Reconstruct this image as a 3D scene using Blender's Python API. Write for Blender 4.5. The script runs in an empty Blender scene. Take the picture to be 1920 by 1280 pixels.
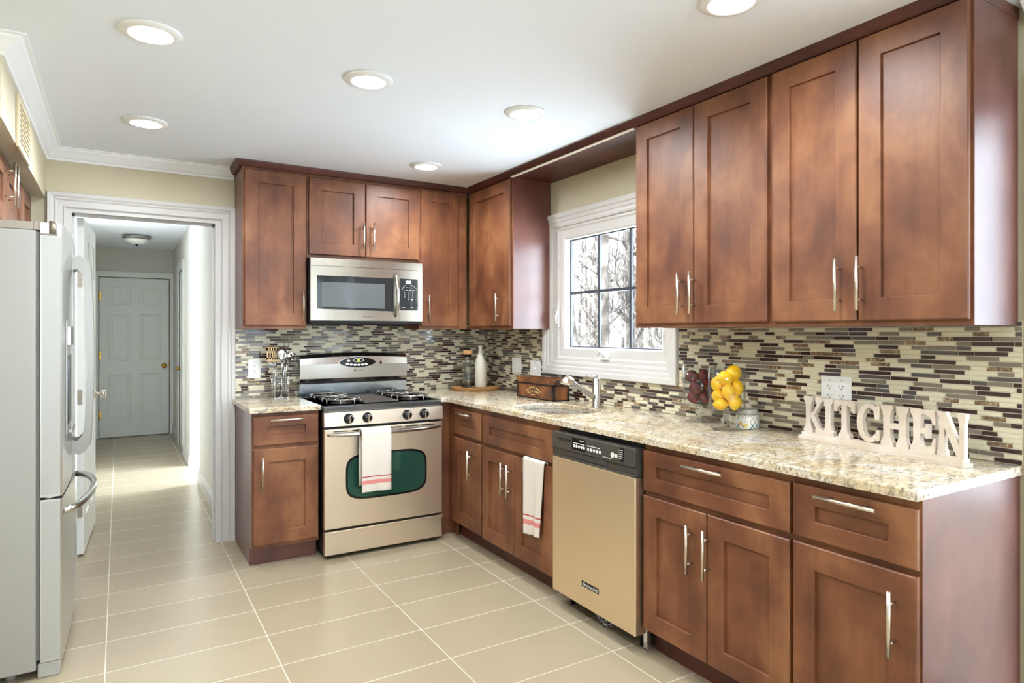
import bpy, bmesh, math, random
from mathutils import Vector, Matrix
R = math.radians
SC = bpy.context.scene
COL = SC.collection

# ------------------------------------------------------------------ camera, world, light, exposure
cam_d = bpy.data.cameras.new('camera')
cam = bpy.data.objects.new('camera', cam_d); COL.objects.link(cam)
cam.location = (-2.5007, -4.5156, 1.3449)
cam.rotation_euler = (R(90), 0, -R(31.0741))
cam_d.sensor_fit = 'HORIZONTAL'; cam_d.sensor_width = 36.0
cam_d.lens = 1213.208 / 1920 * 36.0
cam_d.shift_x = (960 - 954.2131) / 1920
cam_d.shift_y = (622.6525 - 640) / 1920
cam_d.clip_start = 0.02; cam_d.clip_end = 200
SC.camera = cam

w = bpy.data.worlds.new('world'); SC.world = w; w.use_nodes = True
bg = w.node_tree.nodes['Background']
bg.inputs[0].default_value = (0.86, 0.93, 1.0, 1); bg.inputs[1].default_value = 2.6

vs = SC.view_settings
vs.view_transform = 'Standard'; vs.look = 'None'; vs.gamma = 1; vs.use_curve_mapping = False
vs.exposure = 0.62
SC.cycles.max_bounces = 10
SC.cycles.diffuse_bounces = 6
SC.cycles.transparent_max_bounces = 16
SC.cycles.sample_clamp_indirect = 6.0
SC.cycles.caustics_reflective = False
SC.cycles.caustics_refractive = False

def area(name, loc, rot, sx, sy, power, col=(1, 1, 1), spread=180):
    l = bpy.data.lights.new(name, 'AREA'); l.shape = 'RECTANGLE'; l.size = sx; l.size_y = sy
    l.energy = power; l.color = col; l.spread = R(spread)
    o = bpy.data.objects.new(name, l); COL.objects.link(o); o.location = loc; o.rotation_euler = rot
    return o
sun_d = bpy.data.lights.new('sun', 'SUN'); sun_d.energy = 4.0; sun_d.angle = R(1); sun_d.color = (1, .96, .9)
sun = bpy.data.objects.new('sun', sun_d); COL.objects.link(sun); sun.rotation_euler = (R(48), 0, R(-62)); sun.location = (0, -8, 8)
# daylight through the openings; the unseen rear window is added to light the room
area('daylight_glass_door', (0.42, -4.70, 1.40), (0, R(90), 0), 1.4, 2.2, 36, (0.72, 0.85, 1.0))
area('added_rear_daylight', (-1.8, -7.75, 1.35), (R(-90), 0, R(180)), 3.2, 1.9, 32, (0.72, 0.86, 1.0))
area('daylight_kitchen_window', (0.42, -1.5, 1.6), (0, R(90), 0), 0.9, 1.1, 50, (0.78, 0.89, 1.0))
area('daylight_hall_door', (-0.25, 2.3, 1.2), (0, R(90), 0), 2.0, 0.8, 180, (0.70, 0.85, 1.0))

# ------------------------------------------------------------------ materials
def lin(c):
    c = c / 255.0
    return c / 12.92 if c <= 0.04045 else ((c + 0.055) / 1.055) ** 2.4
def rgb(r, g, b): return (lin(r), lin(g), lin(b), 1)

MATS = {}
def mat(name, col=(200, 200, 200), rough=0.5, metal=0.0, **kw):
    if name in MATS: return MATS[name]
    m = bpy.data.materials.new(name); m.use_nodes = True
    p = m.node_tree.nodes['Principled BSDF']
    p.inputs['Base Color'].default_value = rgb(*col)
    p.inputs['Roughness'].default_value = rough
    p.inputs['Metallic'].default_value = metal
    for k, v in kw.items():
        p.inputs[k.replace('_', ' ')].default_value = v
    MATS[name] = m
    return m
def nodes(m):
    nt = m.node_tree
    return nt, nt.nodes['Principled BSDF']
def N(nt, t, **kw):
    n = nt.nodes.new(t)
    for k, v in kw.items(): setattr(n, k, v)
    return n
def texco(nt, scale=(1, 1, 1), rot=(0, 0, 0), loc=(0, 0, 0)):
    tc = N(nt, 'ShaderNodeTexCoord'); mp = N(nt, 'ShaderNodeMapping')
    mp.inputs['Scale'].default_value = scale; mp.inputs['Rotation'].default_value = rot; mp.inputs['Location'].default_value = loc
    nt.links.new(tc.outputs['Object'], mp.inputs['Vector'])
    return mp.outputs['Vector']
def noise(nt, vec, scale, detail=3, rough=0.5, dist=0.0):
    n = N(nt, 'ShaderNodeTexNoise')
    n.inputs['Scale'].default_value = scale; n.inputs['Detail'].default_value = detail
    n.inputs['Roughness'].default_value = rough; n.inputs['Distortion'].default_value = dist
    nt.links.new(vec, n.inputs['Vector'])
    return n.outputs['Fac']
def ramp(nt, fac, stops):
    r = N(nt, 'ShaderNodeValToRGB')
    els = r.color_ramp.elements
    while len(els) < len(stops): els.new(0.5)
    for e, (p, c) in zip(els, stops): e.position = p; e.color = c
    nt.links.new(fac, r.inputs['Fac'])
    return r.outputs['Color']
def mixc(nt, fac, a, b, mode='MIX'):
    n = N(nt, 'ShaderNodeMix', data_type='RGBA', blend_type=mode)
    for sock, v in ((n.inputs[0], fac), (n.inputs[6], a), (n.inputs[7], b)):
        if hasattr(v, 'is_linked') or isinstance(v, bpy.types.NodeSocket): nt.links.new(v, sock)
        else: sock.default_value = v
    return n.outputs[2]
def mathn(nt, op, a, b=0.0, clamp=False):
    n = N(nt, 'ShaderNodeMath', operation=op, use_clamp=clamp)
    for i, v in enumerate((a, b)):
        if isinstance(v, bpy.types.NodeSocket): nt.links.new(v, n.inputs[i])
        else: n.inputs[i].default_value = v
    return n.outputs[0]
def bump(nt, p, h, strength=0.2, dist=0.01):
    b = N(nt, 'ShaderNodeBump'); b.inputs['Strength'].default_value = strength; b.inputs['Distance'].default_value = dist
    nt.links.new(h, b.inputs['Height']); nt.links.new(b.outputs['Normal'], p.inputs['Normal'])

def wood_mat(name, c_dark, c_mid, c_light, grain=(34, 34, 1.6), rough=0.46, coat=0.0, mott=2.6):
    m = mat(name, c_mid, rough); nt, p = nodes(m)
    v = texco(nt, grain); g = noise(nt, v, 1.0, 6, 0.6, 0.4)
    v2 = texco(nt, (mott, mott, mott * 0.75)); g2 = noise(nt, v2, 1.6, 4, 0.55, 0.3)
    f = mathn(nt, 'ADD', mathn(nt, 'MULTIPLY', g, 0.14), mathn(nt, 'MULTIPLY', g2, 0.86))
    c = ramp(nt, f, [(0.36, rgb(*c_dark)), (0.5, rgb(*c_mid)), (0.64, rgb(*c_light))])
    nt.links.new(c, p.inputs['Base Color'])
    p.inputs['Coat Weight'].default_value = coat; p.inputs['Coat Roughness'].default_value = 0.28
    return m
WOOD = wood_mat('cherry_stain_wood', (90, 50, 31), (116, 70, 43), (140, 93, 60))
WOODH = wood_mat('cherry_stain_wood_rail', (90, 50, 31), (116, 70, 43), (140, 93, 60), grain=(1.6, 1.6, 34))
ENDP = wood_mat('cherry_laminate_side', (84, 48, 42), (98, 58, 50), (112, 70, 60), rough=0.33, coat=0.0)
ENDP.node_tree.nodes['Principled BSDF'].inputs['IOR'].default_value = 1.55
DARKW = wood_mat('dark_cherry_trim', (62, 28, 22), (76, 36, 28), (90, 44, 34), grain=(1.6, 1.6, 30))
CRATE = wood_mat('torched_pine', (56, 28, 12), (104, 58, 26), (146, 92, 46), grain=(30, 3, 30), rough=0.45, coat=0.3, mott=6)
BOARD = wood_mat('olive_wood_board', (120, 76, 36), (168, 120, 66), (196, 152, 96), grain=(10, 34, 20), rough=0.5, coat=0.1, mott=8)
BARK = wood_mat('pale_bark', (70, 66, 62), (126, 120, 116), (190, 188, 186), grain=(6, 6, 1.2), rough=0.9, coat=0, mott=3)
WHITEWASH = wood_mat('whitewashed_wood', (192, 176, 158), (210, 198, 184), (224, 216, 206), grain=(30, 4, 30), rough=0.6, coat=0)

def steel_mat(name, col, rough, axis=(1, 1, 120), amt=0.10):
    m = mat(name, col, rough, 1.0); nt, p = nodes(m)
    g = noise(nt, texco(nt, axis), 4.0, 3, 0.6)
    r_ = N(nt, 'ShaderNodeMapRange'); r_.inputs['To Min'].default_value = rough - amt; r_.inputs['To Max'].default_value = rough + amt
    nt.links.new(g, r_.inputs['Value']); nt.links.new(r_.outputs[0], p.inputs['Roughness'])
    return m
STEEL = steel_mat('brushed_stainless', (234, 219, 198), 0.36, amt=.03)  # warm tint puts the floor's reflection into the steel colour
STEELV = steel_mat('brushed_stainless_upright', (255, 234, 200), 0.36, axis=(120, 120, 1), amt=.03)  # golden tint stands in for the reflected warm floor
FSTEEL = steel_mat('fridge_stainless', (200, 200, 198), 0.30, axis=(120, 120, 1), amt=.03)
MWSTEEL = steel_mat('microwave_stainless', (172, 165, 153), 0.24, amt=.03)
FHANDLE = mat('satin_handle', (150, 146, 139), 0.3, 0.7)
STEELS = mat('bright_stainless', (190, 187, 181), 0.2, 1.0)
NICKEL = mat('brushed_nickel', (222, 212, 196), 0.28, 1.0)
CHROME = mat('chrome', (225, 226, 228), 0.08, 1.0)
BRASS = mat('brass', (205, 160, 70), 0.2, 1.0)
IRON = mat('dark_iron', (40, 38, 36), 0.45, 0.6)
BLACK = mat('gloss_black', (14, 14, 16), 0.12)
BLACKM = mat('matte_black', (22, 21, 21), 0.5)
DKGREY = mat('charcoal_plastic', (66, 62, 57), 0.38)
FRIDGE_SIDE = mat('fridge_side_grey', (160, 159, 154), 0.42, 0.3)
FRIDGE_EDGE = mat('fridge_edge_white', (172, 172, 168), 0.36, 0.2)
GASKET = mat('gasket_grey', (120, 118, 114), 0.6)
WALL = mat('beige_wall_paint', (202, 192, 165), 0.7)
HWALL = mat('hall_wall_paint', (208, 203, 194), 0.7)
CEIL = mat('white_ceiling_paint', (238, 244, 252), 0.8)
TRIMW = mat('white_trim_paint', (206, 203, 199), 0.35)
CROWNW = mat('white_crown_paint', (246, 247, 248), 0.45)
DOORW = mat('white_door_paint', (226, 228, 222), 0.4)
PLASTW = mat('white_plastic', (240, 240, 238), 0.3)
SLOT = mat('slot_dark', (70, 66, 60), 0.6)
GROUT = mat('cream_grout', (226, 218, 200), 0.7)
TILE_CREAM = mat('mosaic_cream', (218, 212, 186), 0.22)
TILE_GREY = mat('mosaic_grey_glass', (126, 116, 102), 0.07)
TILE_DARK = mat('mosaic_brown_glass', (56, 34, 32), 0.06)
TILE_SLATE = mat('mosaic_slate_glass', (84, 78, 76), 0.06)
TILE_MARB = mat('mosaic_emperador', (130, 96, 64), 0.2)
nt, p = nodes(TILE_MARB)
p_c = ramp(nt, noise(nt, texco(nt, (1, 1, 1)), 60, 5, 0.7, 1.0), [(0.35, rgb(70, 52, 38)), (0.5, rgb(126, 100, 72)), (0.66, rgb(196, 176, 148))])
nt.links.new(p_c, p.inputs['Base Color'])
TOWEL = mat('towel_white', (218, 210, 199), 0.9)
TOWELR = mat('towel_red', (176, 44, 46), 0.9)
TOWELP = mat('towel_pink', (214, 134, 130), 0.9)
LEMON = mat('lemon_peel', (250, 196, 14), 0.38)
nt, p = nodes(LEMON)
bump(nt, p, noise(nt, texco(nt), 260, 2), 0.25, 0.002)
p.inputs['Subsurface Weight'].default_value = 0.1; p.inputs['Subsurface Radius'].default_value = (.02, .012, .004)
PLUM = mat('plum_skin', (84, 22, 26), 0.2)
nt, p = nodes(PLUM)
nt.links.new(ramp(nt, noise(nt, texco(nt), 22, 3), [(0.35, rgb(62, 18, 28)), (0.52, rgb(122, 32, 32)), (0.66, rgb(180, 66, 36))]), p.inputs['Base Color'])
FROST = mat('frosted_glass', (226, 222, 204), 0.45)
nodes(FROST)[1].inputs['Transmission Weight'].default_value = 0.25
CORK = mat('cork', (190, 138, 88), 0.8)
ROPE = mat('gold_lettering', (236, 212, 142), 0.6)
LETTER_W = mat('printed_white', (226, 226, 222), 0.5)
LETTER_D = mat('printed_dark', (52, 46, 44), 0.5)
DISPLAY = mat('green_display', (150, 190, 20), 0.4)
nodes(DISPLAY)[1].inputs['Emission Color'].default_value = (0.45, 0.75, 0.03, 1); nodes(DISPLAY)[1].inputs['Emission Strength'].default_value = 1.6
LCD = mat('pale_display', (170, 184, 220), 0.3)
nodes(LCD)[1].inputs['Emission Color'].default_value = (0.5, 0.58, 0.85, 1); nodes(LCD)[1].inputs['Emission Strength'].default_value = 0.35
LAMP = mat('lamp_lens', (255, 252, 244), 0.5)
nodes(LAMP)[1].inputs['Emission Color'].default_value = (0.92, 0.965, 1.0, 1); nodes(LAMP)[1].inputs['Emission Strength'].default_value = 290.0
OVENGLASS = mat('oven_window_glass', (52, 98, 86), 0.06, 0.6)
MWGLASS = mat('microwave_window', (92, 96, 98), 0.10)
MWBLACK = mat('microwave_bezel', (38, 42, 44), 0.06)
CANDLE_G = mat('candle_grey_lid', (190, 190, 182), 0.4)
MATBLK = mat('speckled_insulation', (30, 32, 38), 0.8)
nt, p = nodes(MATBLK)
nt.links.new(ramp(nt, noise(nt, texco(nt), 120, 2), [(0.52, rgb(26, 28, 34)), (0.62, rgb(210, 214, 224))]), p.inputs['Base Color'])
GROUND = mat('pale_leaf_litter', (196, 186, 172), 0.95)

def thin_glass(name, tint=(1, 1, 1, 1), refl=0.10):
    m = bpy.data.materials.new(name); m.use_nodes = True; nt = m.node_tree; nt.nodes.clear()
    o = N(nt, 'ShaderNodeOutputMaterial'); t = N(nt, 'ShaderNodeBsdfTransparent'); g = N(nt, 'ShaderNodeBsdfGlossy')
    t.inputs[0].default_value = tint; g.inputs['Roughness'].default_value = 0.02
    lw = N(nt, 'ShaderNodeLayerWeight'); lw.inputs[0].default_value = 0.5
    fac = mathn(nt, 'ADD', mathn(nt, 'MULTIPLY', mathn(nt, 'POWER', lw.outputs['Facing'], 4.0), refl * 4), 0.03, True)
    mx = N(nt, 'ShaderNodeMixShader')
    nt.links.new(fac, mx.inputs[0]); nt.links.new(t.outputs[0], mx.inputs[1]); nt.links.new(g.outputs[0], mx.inputs[2])
    nt.links.new(mx.outputs[0], o.inputs[0]); MATS[name] = m
    return m
PANE = thin_glass('window_pane_glass', (0.97, 0.99, 1, 1), 0.12)
JARGLASS = thin_glass('clear_jar_glass', (0.97, 0.98, 0.98, 1), 0.22)
GLASS = mat('solid_clear_glass', (244, 250, 248), 0.0)
nodes(GLASS)[1].inputs['Transmission Weight'].default_value = 1.0; nodes(GLASS)[1].inputs['IOR'].default_value = 1.45

# floor tile
FLOOR = mat('porcelain_floor_tile', (170, 155, 130), 0.34)
nt, p = nodes(FLOOR)
tc = N(nt, 'ShaderNodeTexCoord'); sp = N(nt, 'ShaderNodeSeparateXYZ'); nt.links.new(tc.outputs['Object'], sp.inputs[0])
ux = mathn(nt, 'DIVIDE', mathn(nt, 'ADD', sp.outputs[0], 2.548 + 6.095), 0.6095)
uy = mathn(nt, 'DIVIDE', mathn(nt, 'ADD', sp.outputs[1], 12.0 + 0.004), 0.3)
fx = mathn(nt, 'FRACT', ux); fy = mathn(nt, 'FRACT', uy)
dx = mathn(nt, 'MULTIPLY', mathn(nt, 'SUBTRACT', 0.5, mathn(nt, 'ABSOLUTE', mathn(nt, 'SUBTRACT', fx, 0.5))), 0.6095)
dy = mathn(nt, 'MULTIPLY', mathn(nt, 'SUBTRACT', 0.5, mathn(nt, 'ABSOLUTE', mathn(nt, 'SUBTRACT', fy, 0.5))), 0.3)
gr = mathn(nt, 'LESS_THAN', mathn(nt, 'MINIMUM', dx, dy), 0.0019)
cb = N(nt, 'ShaderNodeCombineXYZ'); nt.links.new(mathn(nt, 'FLOOR', ux), cb.inputs[0]); nt.links.new(mathn(nt, 'FLOOR', uy), cb.inputs[1])
wn = N(nt, 'ShaderNodeTexWhiteNoise', noise_dimensions='2D'); nt.links.new(cb.outputs[0], wn.inputs['Vector'])
tilec = mixc(nt, wn.outputs['Value'], rgb(160, 145, 120), rgb(170, 155, 130))
cloud = noise(nt, texco(nt), 5, 5, 0.6)
tilec = mixc(nt, mathn(nt, 'MULTIPLY', cloud, 0.35), tilec, rgb(152, 138, 114))
nt.links.new(mixc(nt, gr, tilec, rgb(212, 202, 184)), p.inputs['Base Color'])
nt.links.new(mathn(nt, 'ADD', mathn(nt, 'MULTIPLY', gr, 0.4), 0.27), p.inputs['Roughness'])
bump(nt, p, mathn(nt, 'SUBTRACT', 1.0, gr), 0.4, 0.002)

# granite
GRANITE = mat('cream_granite', (205, 188, 158), 0.10)
nt, p = nodes(GRANITE)
v = texco(nt, (1, 1, 1), (0, 0, R(25)))
big = noise(nt, v, 7, 4, 0.6, 0.8)
c = ramp(nt, big, [(0.32, rgb(184, 158, 116)), (0.46, rgb(206, 188, 156)), (0.6, rgb(212, 202, 184)), (0.75, rgb(182, 174, 164))])
vs2 = texco(nt, (24, 70, 60), (0, 0, R(18)))
st = noise(nt, vs2, 1.0, 4, 0.6, 0.3)
c = mixc(nt, ramp(nt, st, [(0.48, (0, 0, 0, 1)), (0.62, (0.72, 0.72, 0.72, 1))]), c, rgb(134, 118, 100))
vs3 = texco(nt, (48, 120, 100), (0, 0, R(18)), (3, 5, 1))
st2 = noise(nt, vs3, 1.0, 3, 0.6, 0.2)
c = mixc(nt, ramp(nt, st2, [(0.59, (0, 0, 0, 1)), (0.65, (0.85, 0.85, 0.85, 1))]), c, rgb(74, 64, 58))
st3 = noise(nt, texco(nt, (90, 90, 90), (0, 0, 0), (7, 1, 3)), 1.0, 2)
c = mixc(nt, ramp(nt, st3, [(0.60, (0, 0, 0, 1)), (0.68, (0.8, 0.8, 0.8, 1))]), c, rgb(240, 234, 222))
nt.links.new(c, p.inputs['Base Color'])

# candle jar wrap
CANDLE = mat('candle_ogee_wrap', (226, 226, 220), 0.35)
nt, p = nodes(CANDLE)
tc = N(nt, 'ShaderNodeTexCoord'); sp = N(nt, 'ShaderNodeSeparateXYZ'); nt.links.new(tc.outputs['Object'], sp.inputs[0])
ang = mathn(nt, 'ARCTAN2', sp.outputs[1], sp.outputs[0])
s1 = mathn(nt, 'ABSOLUTE', mathn(nt, 'SINE', mathn(nt, 'ADD', mathn(nt, 'MULTIPLY', ang, 7.0), mathn(nt, 'MULTIPLY', sp.outputs[2], 95.0))))
s2 = mathn(nt, 'ABSOLUTE', mathn(nt, 'SINE', mathn(nt, 'SUBTRACT', mathn(nt, 'MULTIPLY', ang, 7.0), mathn(nt, 'MULTIPLY', sp.outputs[2], 95.0))))
pat = mathn(nt, 'MINIMUM', s1, s2)
low = mathn(nt, 'LESS_THAN', sp.outputs[2], 0.024)
dk = mixc(nt, low, rgb(170, 168, 160), rgb(24, 120, 116))
nt.links.new(mixc(nt, ramp(nt, pat, [(0.24, (1, 1, 1, 1)), (0.40, (0, 0, 0, 1))]), rgb(232, 232, 226), dk), p.inputs['Base Color'])

# ------------------------------------------------------------------ mesh helpers (everything is built in world metres)
WL = {}
def thing(name, label, cat, loc, group=None):
    o = bpy.data.objects.new(name, None); COL.objects.link(o)
    o.location = loc; o.empty_display_size = 0.05
    o['label'] = label; o['category'] = cat
    if group: o['group'] = group
    WL[o.name] = Vector(loc)
    return o
def tag(o, label=None, cat=None, group=None, kind=None):
    if label: o['label'] = label
    if cat: o['category'] = cat
    if group: o['group'] = group
    if kind: o['kind'] = kind
    return o

class MB:
    def __init__(self): self.bm = bmesh.new(); self.mi = 0
    def _tagf(self, fs):
        for f in fs: f.material_index = self.mi
    def poly(self, pts):
        vs_ = [self.bm.verts.new(p) for p in pts]
        f = self.bm.faces.new(vs_); f.material_index = self.mi
        return f
    def box(self, x0, x1, y0, y1, z0, z1, bev=0.0, M=None):
        x0, x1 = sorted((x0, x1)); y0, y1 = sorted((y0, y1)); z0, z1 = sorted((z0, z1))
        n0 = set(self.bm.verts)
        r = bmesh.ops.create_cube(self.bm, size=1.0)
        vs_ = r['verts']
        for v in vs_:
            v.co = Vector(((x0 + x1) / 2 + v.co.x * (x1 - x0), (y0 + y1) / 2 + v.co.y * (y1 - y0), (z0 + z1) / 2 + v.co.z * (z1 - z0)))
        fs = {f for v in vs_ for f in v.link_faces}
        if bev > 0:
            es = list({e for v in vs_ for e in v.link_edges})
            rr = bmesh.ops.bevel(self.bm, geom=es, offset=bev, segments=2, profile=0.5, affect='EDGES')
            fs = {f for f in self.bm.faces if all(v not in n0 for v in f.verts)}
        if M is not None:
            for v in {v for f in fs for v in f.verts}: v.co = M @ v.co
        self._tagf(fs)
        return self
    def ring(self, c, ax, r, seg, ref=None):
        ax = Vector(ax).normalized()
        u = ax.orthogonal().normalized() if ref is None else (Vector(ref) - ax * ax.dot(Vector(ref))).normalized()
        v = ax.cross(u)
        return [self.bm.verts.new(Vector(c) + u * (math.cos(2 * math.pi * i / seg) * r) + v * (math.sin(2 * math.pi * i / seg) * r)) for i in range(seg)]
    def skin(self, rings, cap=True, smooth=True, closed=True):
        for a, b in zip(rings[:-1], rings[1:]):
            n = len(a)
            for i in range(n if closed else n - 1):
                f = self.bm.faces.new((a[i], a[(i + 1) % n], b[(i + 1) % n], b[i])); f.smooth = smooth; f.material_index = self.mi
        if cap:
            for r_ in (rings[0], rings[-1]):
                f = self.bm.faces.new(r_); f.material_index = self.mi
        return self
    def cyl(self, p0, p1, r0, r1=None, seg=20, cap=True):
        p0, p1 = Vector(p0), Vector(p1); ax = p1 - p0
        ref = ax.orthogonal()
        return self.skin([self.ring(p0, ax, r0, seg, ref), self.ring(p1, ax, r0 if r1 is None else r1, seg, ref)], cap)
    def tube(self, pts, r, seg=10, cap=True):
        pts = [Vector(q) for q in pts]; rs = r if isinstance(r, (list, tuple)) else [r] * len(pts)
        rings = []; ref = None
        for i, q in enumerate(pts):
            t = (pts[min(i + 1, len(pts) - 1)] - pts[max(i - 1, 0)]).normalized()
            if ref is None: ref = t.orthogonal()
            ref = (ref - t * t.dot(ref)).normalized()
            rings.append(self.ring(q, t, rs[i], seg, ref))
        return self.skin(rings, cap)
    def loop_tube(self, pts, r, seg=8):
        pts = [Vector(q) for q in pts]; n = len(pts); rings = []; ref = None
        for i, q in enumerate(pts):
            t = (pts[(i + 1) % n] - pts[(i - 1) % n]).normalized()
            if ref is None: ref = t.orthogonal()
            ref = (ref - t * t.dot(ref)).normalized()
            rings.append(self.ring(q, t, r, seg, ref))
        rings.append(rings[0])
        return self.skin(rings, cap=False)
    def lathe(self, prof, c=(0, 0, 0), seg=32, M=None):
        rings = []
        for r_, z in prof:
            if r_ < 1e-6: r_ = 1e-4
            ring = [Vector((r_ * math.cos(2 * math.pi * i / seg), r_ * math.sin(2 * math.pi * i / seg), z)) for i in range(seg)]
            if M is not None: ring = [M @ q for q in ring]
            rings.append([self.bm.verts.new(q + Vector(c)) for q in ring])
        return self.skin(rings, cap=True)
    def prism(self, pts, fn, w0, w1, smooth=False, bev=0):
        """pts: list of 2-D outline points, fn(a,b,w)->xyz"""
        A = [self.bm.verts.new(fn(a, b, w0)) for a, b in pts]
        B = [self.bm.verts.new(fn(a, b, w1)) for a, b in pts]
        f = self.bm.faces.new(A); f.material_index = self.mi
        f = self.bm.faces.new(B); f.material_index = self.mi
        n = len(pts)
        for i in range(n):
            f = self.bm.faces.new((A[i], A[(i + 1) % n], B[(i + 1) % n], B[i])); f.smooth = smooth; f.material_index = self.mi
        return self
    def ball(self, c, rx, ry=None, rz=None, M=None, seg=16):
        ry = rx if ry is None else ry; rz = rx if rz is None else rz
        prof = [(math.sin(math.pi * i / 10), -math.cos(math.pi * i / 10)) for i in range(11)]
        S = Matrix.Diagonal((rx, ry, rz, 1))
        if M is not None: S = M @ S
        return self.lathe(prof, c, seg, S)
    def build(self, name, mats, parent=None, weld=False):
        bm = self.bm
        if weld: bmesh.ops.remove_doubles(bm, verts=bm.verts, dist=1e-5)
        bmesh.ops.recalc_face_normals(bm, faces=bm.faces)
        if not isinstance(mats, (list, tuple)): mats = [mats]
        base = Vector((0, 0, 0)); 
        if parent is not None:
            base = WL[parent.name]
            for v in bm.verts: v.co -= base
        me = bpy.data.meshes.new(name); bm.to_mesh(me); bm.free()
        for m in mats: me.materials.append(m)
        o = bpy.data.objects.new(name, me); COL.objects.link(o)
        if parent is not None: o.parent = parent
        WL[o.name] = base
        return o
    def own(self, name, mats, label, cat, group=None, weld=False):
        """a thing that is one mesh; origin at its base"""
        bm = self.bm
        xs = [v.co.x for v in bm.verts]; ys = [v.co.y for v in bm.verts]; zs = [v.co.z for v in bm.verts]
        base = Vector(((min(xs) + max(xs)) / 2, (min(ys) + max(ys)) / 2, min(zs)))
        for v in bm.verts: v.co -= base
        o = self.build(name, mats, None, weld); o.location = base
        WL[o.name] = base
        return tag(o, label, cat, group)

def struct(name, mb, m, label=None):
    o = mb.build(name, m); o['kind'] = 'structure'
    if label: o['label'] = label
    return o

# frames: u along the wall, w out of the wall, z up
FB = lambda u, w_, z: Vector((u, -w_, z))            # back wall (y = 0)
FR = lambda u, w_, z: Vector((-w_, -u, z))           # window wall (x = 0)
XL = -3.55
FL = lambda u, w_, z: Vector((XL + w_, u, z))        # fridge wall
def fbox(mb, F, u0, u1, w0, w1, z0, z1, bev=0.0):
    a, b = F(u0, w0, z0), F(u1, w1, z1)
    return mb.box(a.x, b.x, a.y, b.y, a.z, b.z, bev)

def shaker(F, u0, u1, z0, z1, w0, t=0.02, rail=0.076, railh=None):
    railh = railh or rail
    mb = MB(); bm = mb.bm
    def rg(w_, du, dz): return [bm.verts.new(F(*q)) for q in ((u0 + du, w_, z0 + dz), (u1 - du, w_, z0 + dz), (u1 - du, w_, z1 - dz), (u0 + du, w_, z1 - dz))]
    rings = [rg(w0, 0, 0), rg(w0 + t - .004, 0, 0), rg(w0 + t, .004, .004), rg(w0 + t, rail, railh), rg(w0 + t - .0015, rail + .0015, railh + .0015), rg(w0 + t - .011, rail + .0020, railh + .0020)]
    mb.skin(rings, cap=True, smooth=False)
    return mb
def bar_pull(F, u, z, w0, length=0.185, vertical=True, r=0.006, stand=0.034):
    mb = MB(); h = length / 2
    if vertical:
        mb.cyl(F(u, w0 + stand, z - h), F(u, w0 + stand, z + h), r, seg=14)
        for s in (-1, 1): mb.cyl(F(u, w0, z + s * h * .6), F(u, w0 + stand, z + s * h * .6), r * .72, seg=10)
    else:
        mb.cyl(F(u - h, w0 + stand, z), F(u + h, w0 + stand, z), r, seg=14)
        for s in (-1, 1): mb.cyl(F(u + s * h * .6, w0, z), F(u + s * h * .6, w0 + stand, z), r * .72, seg=10)
    return mb

def cabinet(F, name, label, u0, u1, z0, z1, depth, doors, group, drawers=(), toe=False, hollow=False, end=None, filler=None, back=0.012):
    """doors: (u0,u1,z0,z1,handle_u or None,handle_z); drawers: (u0,u1,z0,z1,handle?)"""
    base = F((u0 + u1) / 2, depth / 2, 0 if toe else z0)
    t = thing(name, label, 'cabinet', base, group)
    mb = MB(); zb = z0
    if hollow:
        fbox(mb, F, u0, u0 + .018, back, depth - .02, zb, z1); fbox(mb, F, u1 - .018, u1, back, depth - .02, zb, z1)
        fbox(mb, F, u0 + .018, u1 - .018, back, depth - .02, zb, zb + .018)
        fbox(mb, F, u0, u1, depth - .02, depth, zb, z1)
    else:
        fbox(mb, F, u0, u1, back, depth, zb, z1, .0015)
    if filler: fbox(mb, F, filler[0], filler[1], depth - .02, depth, zb, z1)
    mb.build('body', WOOD if not end else [ENDP], t) if not hollow else mb.build('body', WOOD, t)
    if end:
        fr = MB(); fbox(fr, F, u0, u1, depth, depth + .0015, zb, z1); fr.build('face_frame', WOOD, t)
    if toe:
        k = MB(); fbox(k, F, u0, u1, back, depth - .058, 0.0, zb, 0); k.build('toe_kick', ENDP if end else DARKW, t)
    dw = depth + (.0015 if end else 0)
    for (a, b, c, d, hu, hz) in doors:
        o = shaker(F, a, b, c, d, dw).build('door', WOOD, t)
        if hu is not None: bar_pull(F, hu, hz, dw + .02).build('handle', NICKEL, o)
    for (a, b, c, d, h) in drawers:
        o = shaker(F, a, b, c, d, dw, rail=.076, railh=.058).build('drawer' if h else 'false_front', WOODH, t)
        if h: bar_pull(F, (a + b) / 2, d - .021, dw + .02, .19, False).build('handle', NICKEL, o)
    return t

_txt = {}
def text_mesh(mb, s, size, fn, extrude=0.0, align='CENTER', bold=0.0, spacing=1.0):
    """adds the string as flat faces; fn(a,b)->xyz maps text plane metres"""
    cu = bpy.data.curves.new('t', 'FONT'); cu.body = s; cu.size = size; cu.align_x = align; cu.offset = bold; cu.space_character = spacing
    cu.resolution_u = 3
    ob = bpy.data.objects.new('t', cu); COL.objects.link(ob)
    dg = bpy.context.evaluated_depsgraph_get(); me = bpy.data.meshes.new_from_object(ob.evaluated_get(dg))
    vm = [mb.bm.verts.new(fn(v.co.x, v.co.y)) for v in me.vertices]
    for pl in me.polygons:
        try:
            f = mb.bm.faces.new([vm[i] for i in pl.vertices]); f.material_index = mb.mi
        except ValueError: pass
    bpy.data.objects.remove(ob); bpy.data.curves.remove(cu); bpy.data.meshes.remove(me)
    return mb

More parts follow.
